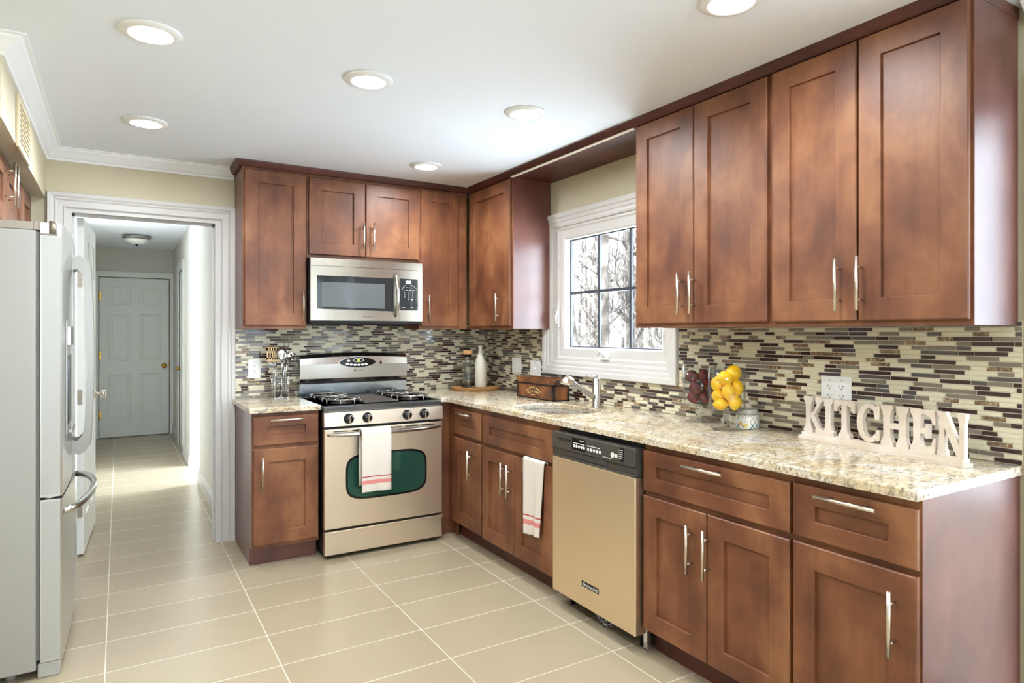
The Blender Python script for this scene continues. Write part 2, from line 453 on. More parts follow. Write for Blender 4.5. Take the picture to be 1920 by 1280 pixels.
# ------------------------------------------------------------------ the room shell
H = 2.395; YR = -7.6
m = MB(); m.box(XL - .15, 0.15, YR - .15, 5.4, -.12, 0); m.box(0.15, 0.9, 1.75, 2.85, -.12, 0); struct('floor', m, FLOOR)
m = MB(); m.box(XL - .15, 0.15, YR - .15, 0.06, H, H + .12); struct('ceiling', m, CEIL)
m = MB(); m.box(-3.0, 0.0, 0.06, 5.4, 2.43, 2.55); struct('ceiling_hall', m, CEIL)
m = MB(); m.box(XL, -2.745, 0, .12, 0, 2.6); m.box(-1.965, 0.15, 0, .12, 0, 2.6); m.box(-2.745, -1.965, 0, .12, 2.06, 2.6); struct('wall_back', m, WALL)
m = MB()
m.box(0, .15, -.945, 0, 0, 2.6); m.box(0, .15, -2.0, -.945, 0, 1.155); m.box(0, .15, -2.0, -.945, 2.04, 2.6)
m.box(0, .15, -3.62, -2.0, 0, 2.6); m.box(0, .15, -5.75, -3.62, 2.15, 2.6); m.box(0, .15, YR, -5.75, 0, 2.6)
struct('wall_right', m, WALL)
m = MB(); m.box(XL - .15, XL, YR, .12, 0, 2.6); struct('wall_left', m, WALL)
m = MB(); m.box(XL - .15, -3.4, YR - .15, YR, 0, 2.6); m.box(-.2, .15, YR - .15, YR, 0, 2.6); m.box(-3.4, -.2, YR - .15, YR, 0, .4); m.box(-3.4, -.2, YR - .15, YR, 2.3, 2.6)
struct('wall_rear', m, WALL)
m = MB(); m.box(XL, -2.86, -1.61, 0, 2.11, H); struct('wall_soffit', m, WALL)
# hall
m = MB(); m.box(-2.92, -2.80, .12, 5.4, 0, 2.43); struct('wall_hall_left', m, HWALL)
m = MB(); m.box(-1.885, -1.765, .12, 1.86, 0, 2.43); m.box(-1.885, -1.765, 2.73, 3.47, 0, 2.43); m.box(-1.885, -1.765, 3.47, 4.15, 2.06, 2.43); m.box(-1.885, -1.765, 4.15, 5.4, 0, 2.43)
struct('wall_hall_right', m, HWALL)
m = MB(); m.box(-2.80, -2.725, 5.15, 5.27, 0, 2.43); m.box(-1.92, -1.765, 5.15, 5.27, 0, 2.43); m.box(-2.725, -1.92, 5.15, 5.27, 2.05, 2.43); m.box(-2.80, -1.765, 5.185, 5.27, 0, 2.43); struct('wall_hall_end', m, HWALL)  # full-width last box is unseen backing added to stop light leaking round door
m = MB(); m.box(-1.765, .0, 1.74, 1.86, 0, 2.43); m.box(-1.765, .0, 2.73, 2.85, 0, 2.43); struct('wall_passage', m, HWALL)

def sweep_plan(mb, path, prof, side=1, zref=0):
    """path: plan points; prof: (offset to the left*side, z)"""
    P = [Vector((a, b)) for a, b in path]; nrm = []
    for a, b in zip(P[:-1], P[1:]):
        d = (b - a).normalized(); nrm.append(Vector((-d.y, d.x)) * side)
    rings = []
    for i, q in enumerate(P):
        if i == 0: o = nrm[0]
        elif i == len(P) - 1: o = nrm[-1]
        else:
            s = nrm[i - 1] + nrm[i]; o = s / s.dot(nrm[i])
        rings.append([mb.bm.verts.new((q.x + o.x * d, q.y + o.y * d, zref + z)) for d, z in prof])
    return mb.skin(rings, cap=True, smooth=False)
CROWN = [(0, -.066), (.010, -.066), (.014, -.056), (.026, -.048), (.052, -.022), (.062, -.014), (.066, -.006), (.082, -.004), (.082, 0), (0, 0)]
m = MB(); sweep_plan(m, [(-1.864, 0), (-2.86, 0), (-2.86, -1.61), (XL, -1.61), (XL, YR)], CROWN, 1, H); struct('trim_1', m, CROWNW, 'white crown moulding around the ceiling by the doorway')
m = MB(); sweep_plan(m, [(0, YR), (0, -3.6)], CROWN, 1, H); struct('trim_2', m, CROWNW)
BASE = [(0, 0), (.016, 0), (.016, .085), (.011, .095), (.009, .115), (.004, .125), (0, .125)]
m = MB(); sweep_plan(m, [(-1.885, .14), (-1.885, 1.86), (-1.765, 1.86)], BASE, 1); struct('baseboard_hall_right', m, TRIMW)
m = MB(); sweep_plan(m, [(-1.765, 2.73), (-1.885, 2.73), (-1.885, 3.36)], BASE, 1); struct('baseboard_passage', m, TRIMW)
m = MB(); sweep_plan(m, [(-1.885, 4.25), (-1.885, 5.15)], BASE, 1); sweep_plan(m, [(-2.80, 5.15), (-2.80, .95)], BASE, 1); struct('baseboard_hall_left', m, TRIMW)

def casing(mb, F, u0, u1, z0, z1, prof, closed=False):
    """picture-frame moulding round an opening, prof: (distance from the opening, projection)"""
    def node(u, z, su, sz): return [mb.bm.verts.new(F(u + su * d, w_, z + sz * d)) for d, w_ in prof]
    if closed:
        rg = [node(u0, z0, -1, -1), node(u0, z1, -1, 1), node(u1, z1, 1, 1), node(u1, z0, 1, -1)]
        rg.append(rg[0]); return mb.skin(rg, cap=False, smooth=False)
    rg = [node(u0, z0, -1, 0), node(u0, z1, -1, 1), node(u1, z1, 1, 1), node(u1, z0, 1, 0)]
    return mb.skin(rg, cap=True, smooth=False)
CAS = [(0, 0), (0, .010), (.006, .016), (.012, .012), (.040, .014), (.048, .020), (.056, .017), (.066, .024), (.084, .027), (.086, .024), (.086, 0)]
m = MB(); casing(m, FB, -2.765, -1.943, 0, 2.062, CAS); struct('trim_3', m, TRIMW, 'white moulded casing around the hall doorway')
m = MB(); m.box(-2.765, -2.735, -.002, .125, 0, 2.062); m.box(-1.973, -1.943, -.002, .125, 0, 2.062); m.box(-2.735, -1.973, -.002, .125, 2.040, 2.062)
m.box(-2.735, -2.723, .055, .085, 0, 2.04); m.box(-1.985, -1.973, .055, .085, 0, 2.04); m.box(-2.735, -1.973, .055, .085, 2.028, 2.04)
struct('trim_4', m, TRIMW)
FE = lambda u, w_, z: Vector((u, 5.15 - w_, z))
m = MB(); casing(m, FE, -2.725, -1.92, 0, 2.05, [(0, -.12), (0, .012), (.05, .016), (.07, .02), (.07, 0), (.07, -.001)]); struct('trim_5', m, DOORW)
FH = lambda u, w_, z: Vector((-1.885 - w_, u, z))
m = MB(); casing(m, FH, 3.47, 4.15, 0, 2.06, [(0, -.12), (0, .012), (.05, .018), (.085, .022), (.085, 0)]); struct('trim_6', m, TRIMW)

# six-panel doors
def six_panel(F, u0, u1, z0, z1, w0, t=.035, face='both'):
    mb = MB(); W = u1 - u0
    def panel(a, b, c, d):
        for ws, sg in ((w0 + t, 1), (w0, -1)):
            r_ = [[mb.bm.verts.new(F(*q)) for q in ((a + k, ws + sg * e, c + k), (b - k, ws + sg * e, c + k), (b - k, ws + sg * e, d - k), (a + k, ws + sg * e, d - k))] for k, e in ((0, 0), (.012, -.008), (.030, -.008), (.046, -.002))]
            mb.skin(r_, cap=False, smooth=False); f = mb.bm.faces.new(r_[-1]); f.material_index = mb.mi
    us = [u0, u0 + .125 * W, u0 + .445 * W, u0 + .565 * W, u0 + .875 * W, u1]
    zs = [z0, z0 + .21, z0 + .80, z0 + .97, z0 + 1.57, z0 + 1.69, z0 + 1.915, z1]
    rec = {(i, j) for i in (1, 3) for j in (1, 3, 5)}
    for i in range(5):
        for j in range(7):
            a, b, c, d = us[i], us[i + 1], zs[j], zs[j + 1]
            if (i, j) in rec: panel(a, b, c, d)
            else:
                for ws in (w0, w0 + t): mb.poly([F(a, ws, c), F(b, ws, c), F(b, ws, d), F(a, ws, d)])
    for a, b in (((u0, z0), (u1, z0)), ((u1, z0), (u1, z1)), ((u1, z1), (u0, z1)), ((u0, z1), (u0, z0))):
        mb.poly([F(a[0], w0, a[1]), F(b[0], w0, b[1]), F(b[0], w0 + t, b[1]), F(a[0], w0 + t, a[1])])
    return mb
def knob_mb(c, ax, s=1.0):
    mb = MB(); c = Vector(c); ax = Vector(ax).normalized()
    q = Vector((0, 0, 1)).rotation_difference(ax).to_matrix().to_4x4()
    mb.lathe([(0, 0), (.032 * s, 0), (.032 * s, .006), (.012 * s, .010), (.011 * s, .030), (.024 * s, .040), (.029 * s, .052), (.026 * s, .064), (0, .068)], c, 20, q)
    return mb
d2 = thing('door_2', 'closed white six-panel door with brass knob at the end of the hall', 'door', (-2.32, 5.16, 0)); d2['kind'] = 'structure'
six_panel(FE, -2.712, -1.935, .008, 2.038, -.035).build('slab', DOORW, d2, weld=True)
knob_mb((-1.992, 5.15, .905), (0, -1, 0)).build('knob', BRASS, d2)
m = MB(); m.box(-1.937, -1.931, 5.143, 5.152, .86, .95); m.build('strike_plate', BRASS, d2)
for z in (.30, 1.05, 1.80):
    m = MB(); m.cyl((-2.718, 5.145, z - .05), (-2.718, 5.145, z + .05), .007, seg=10); m.box(-2.728, -2.70, 5.146, 5.15, z - .05, z + .05); m.build('hinge', BRASS, d2)
d1 = thing('door_1', 'white six-panel hall door standing open behind the refrigerator', 'door', (-2.700, .135, 0)); d1['kind'] = 'structure'
FD = lambda u, w_, z: Vector((-2.717 + w_, u, z))
six_panel(FD, .137, .897, .012, 2.032, 0).build('slab', DOORW, d1, weld=True)
knob_mb((-2.682, .835, .915), (1, 0, 0), .95).build('knob', NICKEL, d1)
for z in (.28, .955, 1.66):
    m = MB(); m.box(-2.714, -2.688, .1345, .138, z - .045, z + .045, .001); m.cyl((-2.701, .133, z + .025), (-2.701, .135, z + .025), .004, seg=8); m.cyl((-2.701, .133, z - .025), (-2.701, .135, z - .025), .004, seg=8); m.build('hinge', NICKEL, d1)
d1.rotation_euler = (0, 0, R(-3.0))

# kitchen window
d3 = thing('door_3', 'closed white door in the side wall of the hall', 'door', (-1.80, 3.81, 0)); d3['kind'] = 'structure'
six_panel(FH, 3.472, 4.148, .006, 2.058, -.042).build('slab', DOORW, d3, weld=True)
knob_mb((-1.85, 4.09, .915), (-1, 0, 0), .8).build('knob', BRASS, d3)
w1 = thing('window_1', 'white casement window over the sink with dark muntins', 'window', (0, -1.47, 1.07)); w1['kind'] = 'structure'
m = MB(); casing(m, FR, .945, 2.0, 1.158, 2.037, [(0, -.01), (0, .012), (.012, .016), (.030, .016), (.036, .022), (.056, .024), (.062, .030), (.088, .032), (.091, .028), (.091, -.0)], True); m.build('casing', TRIMW, w1)
m = MB(); casing(m, FR, 1.068, 1.945, 1.247, 1.952, [(0, -.07), (0, -.016), (.010, -.008), (.060, -.006), (.070, .002), (.1225, .002), (.1225, -.07)], True); m.build('sash', TRIMW, w1)
m = MB()
for u in (1.361, 1.652): fbox(m, FR, u - .008, u + .008, -.064, -.052, 1.247, 1.952)
fbox(m, FR, 1.068, 1.945, -.0645, -.0515, 1.592, 1.610)
for a, b, c, d in ((1.068, 1.076, 1.247, 1.952), (1.937, 1.945, 1.247, 1.952), (1.068, 1.945, 1.247, 1.254), (1.068, 1.945, 1.945, 1.952)): fbox(m, FR, a, b, -.066, -.050, c, d)
m.build('muntins', mat('slate_blue_muntin', (58, 64, 72), .5), w1)
m = MB(); fbox(m, FR, 1.07, 1.943, -.060, -.056, 1.25, 1.95); m.build('pane', PANE, w1)
m = MB(); fbox(m, FR, 1.455, 1.53, .002, .016, 1.178, 1.205, .005); m.tube([FR(1.492, .012, 1.2), FR(1.49, .030, 1.222), FR(1.478, .034, 1.232), FR(1.455, .034, 1.205)], [.010, .008, .007, .006], 10); m.build('crank_handle', PLASTW, w1)
m = MB(); fbox(m, FR, 1.004, 1.020, .002, .010, 1.375, 1.52, .004); m.tube([FR(1.012, .008, 1.49), FR(1.012, .026, 1.45), FR(1.012, .024, 1.40)], [.006, .007, .005], 10); m.build('lock_lever', PLASTW, w1)
m = MB()
for u, z in ((1.012, 1.80), (1.012, 1.33), (1.972, 1.33)): m.cyl(FR(u, .0, z), FR(u, .005, z), .005, seg=10)
m.build('screen_clip', TRIMW, w1)

# glass sliding door on the window wall and an added unseen window in the rear wall (light the kitchen from beside and behind the camera)
w2 = thing('window_2', 'white framed sliding glass door past the end of the worktop', 'window', (0.05, -4.85, 0)); w2['kind'] = 'structure'
m = MB()
for a, b, c, d in ((3.62, 3.65, 0, 2.15), (5.68, 5.75, 0, 2.15), (3.62, 5.75, 0, .09), (3.62, 5.75, 2.08, 2.15), (4.68, 4.77, 0, 2.15)): fbox(m, FR, a, b, -.10, -.03, c, d)
casing(m, FR, 3.62, 5.75, 0, 2.15, [(0, -.02), (0, .008), (.025, .010), (.028, 0)]); m.build('frame', TRIMW, w2)
m = MB(); fbox(m, FR, 3.64, 5.7, -.07, -.066, .05, 2.1); m.build('pane', PANE, w2)
w3 = thing('window_3', 'unseen wide window added in the rear wall for daylight', 'window', (-1.8, YR, .4)); w3['kind'] = 'structure'
FRR = lambda u, w_, z: Vector((u, YR + w_, z))
m = MB()
for a, b, c, d in ((-3.4, -3.32, .4, 2.3), (-.28, -.2, .4, 2.3), (-3.4, -.2, .4, .48), (-3.4, -.2, 2.22, 2.3), (-1.84, -1.76, .4, 2.3)): fbox(m, FRR, a, b, -.08, .015, c, d)
m.build('frame', TRIMW, w3)
m = MB(); fbox(m, FRR, -3.36, -.24, -.05, -.046, .44, 2.26); m.build('pane', PANE, w3)

# mosaic backsplash
def mosaic(name, F, u0, u1, z0, z1, hole=None, seed=1):
    rnd = random.Random(seed); mb = MB()
    fbox(mb, F, u0, u1, .0005, .0045, z0, z1 if hole is None else hole[2])
    if hole is not None:
        fbox(mb, F, u0, hole[0], .0005, .0045, hole[2], z1); fbox(mb, F, hole[1], u1, .0005, .0045, hole[2], z1)
    pitch = .01635; n = round((z1 - z0) / pitch); pitch = (z1 - z0) / n; g = .0011
    for k in range(n):
        za, zb = z0 + k * pitch + g, z0 + (k + 1) * pitch - g
        segs = [(u0, u1)]
        if hole is not None and zb > hole[2]: segs = [(u0, hole[0]), (hole[1], u1)]
        for (s0, s1) in segs:
            u = s0; prev = 0; first = True
            while u < s1 - .004:
                r_ = rnd.random()
                if prev != 1 and r_ < .60: ty = 1
                else: ty = rnd.choices([2, 3, 4, 5], [.36, .34, .14, .16])[0]
                L = rnd.choice([.048, .048, .073, .098, .098, .123]) if ty != 1 else rnd.choice([.048, .073, .098, .098])
                if ty == 5: L = rnd.choice([.048, .073])
                if first: L *= rnd.uniform(.3, 1); first = False
                e = min(u + L, s1)
                if s1 - e < .012: e = s1
                mb.mi = ty
                a, b = u + g, e - g
                if b - a > .003:
                    wt = .0075 + rnd.uniform(0, .0008); dz = rnd.uniform(-.00035, .00035)
                    c_ = .0012
                    lo = [mb.bm.verts.new(F(*q)) for q in ((a, .004, za), (b, .004, za), (b, .004, zb), (a, .004, zb))]
                    hi = [mb.bm.verts.new(F(*q)) for q in ((a + c_, wt + dz, za + c_), (b - c_, wt - dz, za + c_), (b - c_, wt - dz, zb - c_), (a + c_, wt + dz, zb - c_))]
                    mb.skin([lo, hi], cap=False, smooth=False)
                    f = mb.bm.faces.new(hi); f.material_index = ty
                prev = ty; u = e
    o = mb.build(name, [GROUT, TILE_CREAM, TILE_GREY, TILE_DARK, TILE_SLATE, TILE_MARB]); o['kind'] = 'structure'
    return o
mosaic('wall_back_mosaic_tiles', FB, -1.858, -.0085, .88, 1.45, None, 7)
mosaic('wall_right_mosaic_tiles', FR, .0005, 3.583, .9145, 1.380, (.87, 2.075, 1.075), 12)

# ------------------------------------------------------------------ wall cabinets
DU = .301; UB = 1.366; UT = 2.357
GU = 'dark cherry wall cabinets'
cabinet(FB, 'wall_cabinet', 'tall single-door wall cabinet beside the hall doorway', -1.859, -1.474, UB, UT, DU, [(-1.847, -1.480, 1.387, 2.342, -1.502, 1.512)], GU, end=True)
cabinet(FB, 'wall_cabinet', 'short two-door wall cabinet above the microwave', -1.4725, -.701, 1.822, UT, DU, [(-1.461, -1.092, 1.846, 2.337, -1.110, 1.980), (-1.086, -.706, 1.846, 2.337, -1.042, 1.980)], GU)
cabinet(FB, 'wall_cabinet', 'narrow wall cabinet between the microwave and the corner', -.6995, -.322, UB, UT, DU, [(-.688, -.401, 1.386, 2.342, -.640, 1.513)], GU)
cabinet(FR, 'wall_cabinet', 'single-door wall cabinet in the corner beside the window', .304, .922, UB, UT, DU, [(.345, .905, 1.386, 2.345, .787, 1.512)], GU, end=True)
cabinet(FR, 'wall_cabinet', 'two-door wall cabinet just past the window', 2.088, 2.868, UB, UT, DU, [(2.108, 2.477, 1.387, 2.352, 2.418, 1.520), (2.483, 2.860, 1.387, 2.352, 2.489, 1.520)], GU)
cabinet(FR, 'wall_cabinet', 'two-door wall cabinet above the wooden letters at the end of the run', 2.870, 3.574, UB, UT, DU, [(2.884, 3.221, 1.385, 2.352, 3.165, 1.512), (3.228, 3.566, 1.385, 2.352, 3.243, 1.512)], GU, end=True)
# bridge panel over the window and cornice strips
m = MB(); m.box(-.301, -.0, -2.0875, -.9225, 2.350, UT); bp = thing('bridge_panel', 'dark wood bridge panel joining the wall cabinets above the window', 'panel', (-.15, -1.5, 2.350)); m.build('board', DARKW, bp)
m = MB(); m.box(-.3225, -.3015, -2.0875, -.9225, 2.3515, 2.3565); m.build('raw_edge', mat('raw_edge_pale', (226, 210, 190), .6), bp)
m = MB()
CORN = [(0, 0), (.014, 0), (.022, .008), (.034, .026), (.036, H - UT - .0005), (0, H - UT - .0005)]
sweep_plan(m, [(-1.862, 0.0), (-1.862, -DU), (-DU, -DU), (-DU, -3.5745)], CORN, -1, UT + .0003)
m.box(-1.86, -.302, -.30, -.002, UT + .0005, H - .001); m.box(-.30, -.002, -3.55, -.302, UT + .0005, H - .001); m.mi = 1; m.box(-.302, -.002, -3.574, -3.5505, UT + .0005, H - .001)
m.own('cabinet_cornice', [DARKW, ENDP], 'dark wood cornice strip along the tops of the wall cabinets', 'cornice')
# over-fridge cabinets
cabinet(FL, 'wall_cabinet', 'two-door cabinet above the refrigerator', -1.50, -.431, 1.80, 2.108, .61, [(-1.49, -.975, 1.815, 2.095, -1.02, 1.985), (-.969, -.437, 1.815, 2.095, -.925, 1.985)], GU)
cabinet(FL, 'wall_cabinet', 'small single-door cabinet high up beyond the refrigerator', -.429, -.052, 1.80, 2.108, .61, [(-.423, -.062, 1.815, 2.095, None, None)], GU)

# ------------------------------------------------------------------ base cabinets
DBc = .609; CB = .884; ZB = .105
GB = 'dark cherry base cabinets'
cabinet(FB, 'base_cabinet', 'single-door base cabinet with drawer beside the hall doorway', -1.856, -1.4775, ZB, CB, DBc, [(-1.848, -1.483, .126, .676, -1.804, .543)], GB, [(-1.850, -1.482, .696, .862, True)], toe=True, end=True)
cabinet(FR, 'base_cabinet', 'narrow corner base cabinet with drawer next to the range', .655, 1.085, ZB, CB, DBc, [(.702, 1.078, .112, .664, .967, .521)], GB, [(.706, 1.078, .686, .850, True)], toe=True)
cabinet(FR, 'base_cabinet', 'two-door sink base cabinet with a towel over one door', 1.087, 1.868, ZB, CB, DBc, [(1.094, 1.458, .106, .662, 1.372, .519), (1.464, 1.835, .106, .662, 1.437, .515)], GB, [(1.104, 1.838, .682, .848, False)], toe=True, hollow=True)
cabinet(FR, 'base_cabinet', 'two-door base cabinet with wide drawer beside the dishwasher', 2.486, 3.185, ZB, CB, DBc, [(2.492, 2.830, .110, .668, 2.764, .522), (2.835, 3.180, .110, .668, 2.845, .522)], GB, [(2.492, 3.180, .688, .855, True)], toe=True)
cabinet(FR, 'base_cabinet', 'end base cabinet with one drawer and one door', 3.187, 3.580, ZB, CB, DBc, [(3.193, 3.575, .110, .672, 3.517, .531)], GB, [(3.193, 3.575, .690, .858, True)], toe=True, end=True)
m = MB(); m.box(-.693, -.6095, -.609, -.589, 0.105, CB); m.box(-.609, -.589, -.6535, -.5895, .105, CB); m.box(-.693, -.56, -.60, -.585, 0, .105); m.box(-.575, -.56, -.6535, -.60, 0, .105)
m.own('corner_filler', WOOD, 'dark wood corner filler strips between the range and the corner cabinet', 'filler')
m = MB(); m.box(-.600, -.575, -2.4845, -2.4625, .004, .10, .003); m.box(-.60, -.59, -2.484, -2.462, .0, .012); m.cyl((-.588, -2.4735, .02), (-.588, -2.4735, .085), .009, seg=10); m.own('cabinet_levelling_leg', CHROME, 'shiny metal levelling leg under the cabinet beside the dishwasher', 'bracket')

# ------------------------------------------------------------------ worktops
def slab(loops, z0, z1, name, label):
    mb = MB(); bm = mb.bm
    def ring(lp, z): return [bm.verts.new((a, b, z)) for a, b in lp]
    outer, hole = loops[0], loops[1] if len(loops) > 1 else None
    def inset(lp, d):
        out = []; n = len(lp)
        for i in range(n):
            p0, p1, p2 = Vector(lp[i - 1]), Vector(lp[i]), Vector(lp[(i + 1) % n])
            a = (p1 - p0).normalized(); b = (p2 - p1).normalized(); na = Vector((-a.y, a.x)); nb = Vector((-b.y, b.x))
            s = na + nb; o = s / max(s.dot(nb), 1e-6); out.append(tuple(p1 + o * d))
        return out
    b0 = ring(outer, z0); b1 = ring(outer, z1 - .005); b2 = ring(inset(outer, .0015), z1 - .0015); b3 = ring(inset(outer, .005), z1)
    mb.skin([b0, b1, b2, b3], cap=False, smooth=False)
    hs = []
    if hole:
        h0 = ring(hole, z0); h1 = ring(hole, z1 - .004); h2 = ring(inset(hole, -.004), z1); mb.skin([h0, h1, h2], cap=False, smooth=False); hs = [(h0, 0), (h2, 1)]
    def edges(lp): return [bm.edges.get((lp[i], lp[(i + 1) % len(lp)])) for i in range(len(lp))]
    bmesh.ops.triangle_fill(bm, use_beauty=True, edges=edges(b3) + (edges(hs[1][0]) if hs else []))
    bmesh.ops.triangle_fill(bm, use_beauty=True, edges=edges(b0) + (edges(hs[0][0]) if hs else []))
    return mb.own(name, GRANITE, label, 'countertop')
ZT = .914; CF = .647
slab([[(-1.872, -CF), (-1.4745, -CF), (-1.4745, -.0005), (-1.872, -.0005)]], CB + .001, ZT, 'granite_countertop', 'small speckled granite worktop piece between the doorway and the range')
def rrect(x0, x1, y0, y1, r, n=8):
    pts = []
    for cx, cy, a0 in ((x1 - r, y1 - r, 0), (x0 + r, y1 - r, 90), (x0 + r, y0 + r, 180), (x1 - r, y0 + r, 270)):
        pts += [(cx + r * math.cos(R(a0 + 90 * i / n)), cy + r * math.sin(R(a0 + 90 * i / n))) for i in range(n + 1)]
    return pts
SK = (-.555, -.205, -1.79, -1.27)
slab([[(-.6925, -CF), (-CF, -CF), (-CF, -3.584), (-.0005, -3.584), (-.0005, -.0005), (-.6925, -.0005)], rrect(*SK, .12)], CB + .001, ZT, 'granite_countertop', 'long speckled granite worktop running under the window with the sink')
# sink
m = MB(); bm = m.bm
def srg(k, z, r): return [bm.verts.new((a, b, z)) for a, b in rrect(SK[0] - k, SK[1] + k, SK[2] - k, SK[3] + k, r)]
m.skin([srg(.03, CB, .14), srg(.004, CB, .12), srg(.0, CB - .01, .12), srg(-.008, CB - .17, .11), srg(-.03, CB - .185, .09)], cap=True, smooth=True)
m.cyl((-.38, -1.53, CB - .184), (-.38, -1.53, CB - .180), .045)
m.own('kitchen_sink', mat('sink_stainless', (226, 226, 226), .26, 1.0), 'stainless undermount sink sunk in the granite below the window', 'sink')
# faucet
t = thing('kitchen_faucet', 'brushed steel single-column pull-out faucet behind the sink', 'faucet', (-.165, -1.61, ZT))
m = MB(); c = (-.165, -1.61, ZT); m.lathe([(0, 0), (.028, 0), (.030, .006), (.0238, .010), (.0238, .168), (.021, .172), (0, .172)], c, 28); m.build('column', STEELS, t)
m = MB(); m.tube([(-.17, -1.61, .965), (-.21, -1.61, .990), (-.33, -1.61, 1.060), (-.345, -1.61, 1.069)], [.016, .0155, .0145, .015], 18); m.build('spout', STEELS, t)
m = MB(); m.tube([(-.338, -1.61, 1.0645), (-.346, -1.61, 1.071), (-.372, -1.61, 1.080), (-.385, -1.61, 1.068), (-.388, -1.61, 1.055)], [.018, .024, .028, .028, .025], 18); m.build('spray_head', NICKEL, t)
m = MB(); m.tube([(-.165, -1.61, 1.086), (-.19, -1.60, 1.092), (-.225, -1.59, 1.096)], [.014, .009, .006], 12); m.build('lever', STEELS, t)

# ------------------------------------------------------------------ range
RX0, RX1, RYF = -1.468, -.703, -.70
rg = thing('gas_range', 'stainless steel gas range standing between the base cabinets', 'range', (-1.0855, -.36, 0))
m = MB(); m.box(RX0 + .004, RX1 - .004, -.655, -.025, .03, .905, .003)
for x in (RX0 + .05, RX1 - .05):
    for y in (-.60, -.08): m.cyl((x, y, 0), (x, y, .035), .018, seg=12)
m.build('body', BLACKM, rg)
m = MB(); m.box(RX0 + .002, RX1 - .002, RYF, -.656, .024, .166, .006); m.box(RX0 + .002, RX1 - .002, RYF - .006, RYF + .01, .150, .166, .003); m.build('storage_drawer', STEEL, rg)
m = MB(); m.box(RX0 + .001, RX1 - .001, RYF, -.656, .178, .770, .006); door = m.build('oven_door', STEEL, rg)
def superell(cx, cz, hx, hz, n=4.5, k=64, top=0.0):
    pts = []
    for i in range(k):
        a = 2 * math.pi * i / k; ca, sa = math.cos(a), math.sin(a)
        pts.append((cx + math.copysign(abs(ca) ** (2 / n), ca) * hx, cz + math.copysign(abs(sa) ** (2 / n), sa) * hz))
    return pts
FBw = lambda a, b, w_: (a, -w_, b)
m = MB(); m.prism(superell(-1.078, .473, .262, .140), FBw, .69, .7015); m.build('window_trim', BLACK, door)
m = MB(); m.prism(superell(-1.078, .473, .250, .127), FBw, .69, .7025); m.build('window', OVENGLASS, door)
m = MB()
for i in range(6):
    x = RX0 + .055 + i * .113; m.box(x, x + .085, RYF - .0012, RYF + .004, .752, .757)
m.build('vent_slots', BLACK, door)
m = MB(); pts = []; rs = []
for i in range(25):
    t_ = i / 24; x = RX0 + .018 + t_ * (RX1 - RX0 - .036); b = math.sin(math.pi * t_) ** .55
    pts.append((x, RYF - .004 - .050 * b, .738)); rs.append(.006 + .008 * b)
m.tube(pts, rs, 14); m.build('handle', STEELS, door)
m = MB(); m.prism([(-.655, .783), (RYF - .004, .786), (RYF + .004, .868), (-.655, .868)], lambda a, b, w_: (w_, a, b), RX0, RX1); m.build('control_panel', STEEL, rg)
for x in (-1.3215, -1.2065, -.949, -.834):
    m = MB(); q = Matrix.Rotation(R(90), 4, 'X')
    m.lathe([(0, -.008), (.031, -.008), (.031, .003), (.027, .005), (.025, .021), (.021, .025), (0, .025)], (x, RYF - .002, .827), 24, q); k_ = m.build('knob', BLACK, rg)
    m = MB(); m.box(x - .006, x + .006, RYF - .036, RYF - .024, .803, .851, .003); m.build('grip', STEELS, k_)
m = MB(); m.box(RX0 + .001, RX1 - .001, -.688, -.10, .869, .905, .006); m.build('cooktop', mat('dark_cooktop_enamel', (116, 120, 124), .2, 0.9), rg)
m = MB(); m.box(RX0 + .27, RX1 - .27, -.62, -.15, .9045, .916, .004)
for i in range(14): m.box(RX0 + .285, RX1 - .285, -.60 + i * .0325, -.588 + i * .0325, .915, .9185, .001)
m.build('centre_griddle', mat('griddle_grey', (88, 80, 74), .35, .5), rg)
for cx in (RX0 + .155, RX1 - .155):
    for cy in (-.52, -.24):
        m = MB(); m.lathe([(0, .900), (.062, .900), (.066, .906), (.050, .909), (.046, .917), (.040, .922), (0, .923)], (cx, cy, 0), 28); m.build('burner', IRON, rg)
    m = MB(); g = .934; hw = .105
    for cy in (-.52, -.24):
        oct_ = []
        for i in range(8):
            a = R(22.5 + 45 * i); oct_.append((cx + hw * 1.08 * math.cos(a), cy + .125 * 1.08 * math.sin(a), g))
        m.loop_tube(oct_, .0048, 8)
        for i in range(8):
            if i % 2: continue
            a = R(22.5 + 45 * i + 22.5)
            m.tube([(cx + .100 * math.cos(a), cy + .12 * math.sin(a), g), (cx + .030 * math.cos(a), cy + .036 * math.sin(a), g + .004)], .0046, 8)
        for i in (0, 1, 2, 3, 4, 5, 6, 7):
            q = oct_[i]; m.tube([q, (q[0], q[1], .905)], .0048, 8)
    m.tube([(cx, -.395, g), (cx, -.365, g)], .0048, 8)
    m.build('grate', mat('cast_iron_grate', (150, 145, 138), .26, .85), rg)
# backguard
m = MB(); prof = [(-.02, 1.006), (-.088, 1.006), (-.098, 1.03), (-.098, 1.12), (-.090, 1.165), (-.065, 1.188), (-.02, 1.192)]
rings = []
for i in range(17):
    t_ = i / 16; x = RX0 + .002 + t_ * (RX1 - RX0 - .004); lift = .016 * math.sin(math.pi * t_)
    rings.append([m.bm.verts.new((x, y, z + (lift * max(0, (z - 1.03) / .16)))) for y, z in prof])
m.skin(rings, cap=True, smooth=False); bgd = m.build('backguard', STEELS, rg)
m = MB(); m.box(RX0 + .002, RX1 - .002, -.085, -.02, .905, .998); m.build('backguard_base', mat('dark_mirror_steel', (190, 202, 210), .16, 1.0), rg)
m = MB(); m.box(RX0 + .002, RX1 - .002, -.094, -.02, .996, 1.008); m.build('backguard_seam', BLACK, rg)
m = MB(); m.prism(superell(-1.072, 1.136, .136, .041, 1.75), FBw, .09, .1015); m.build('control_rim', STEELS, bgd)
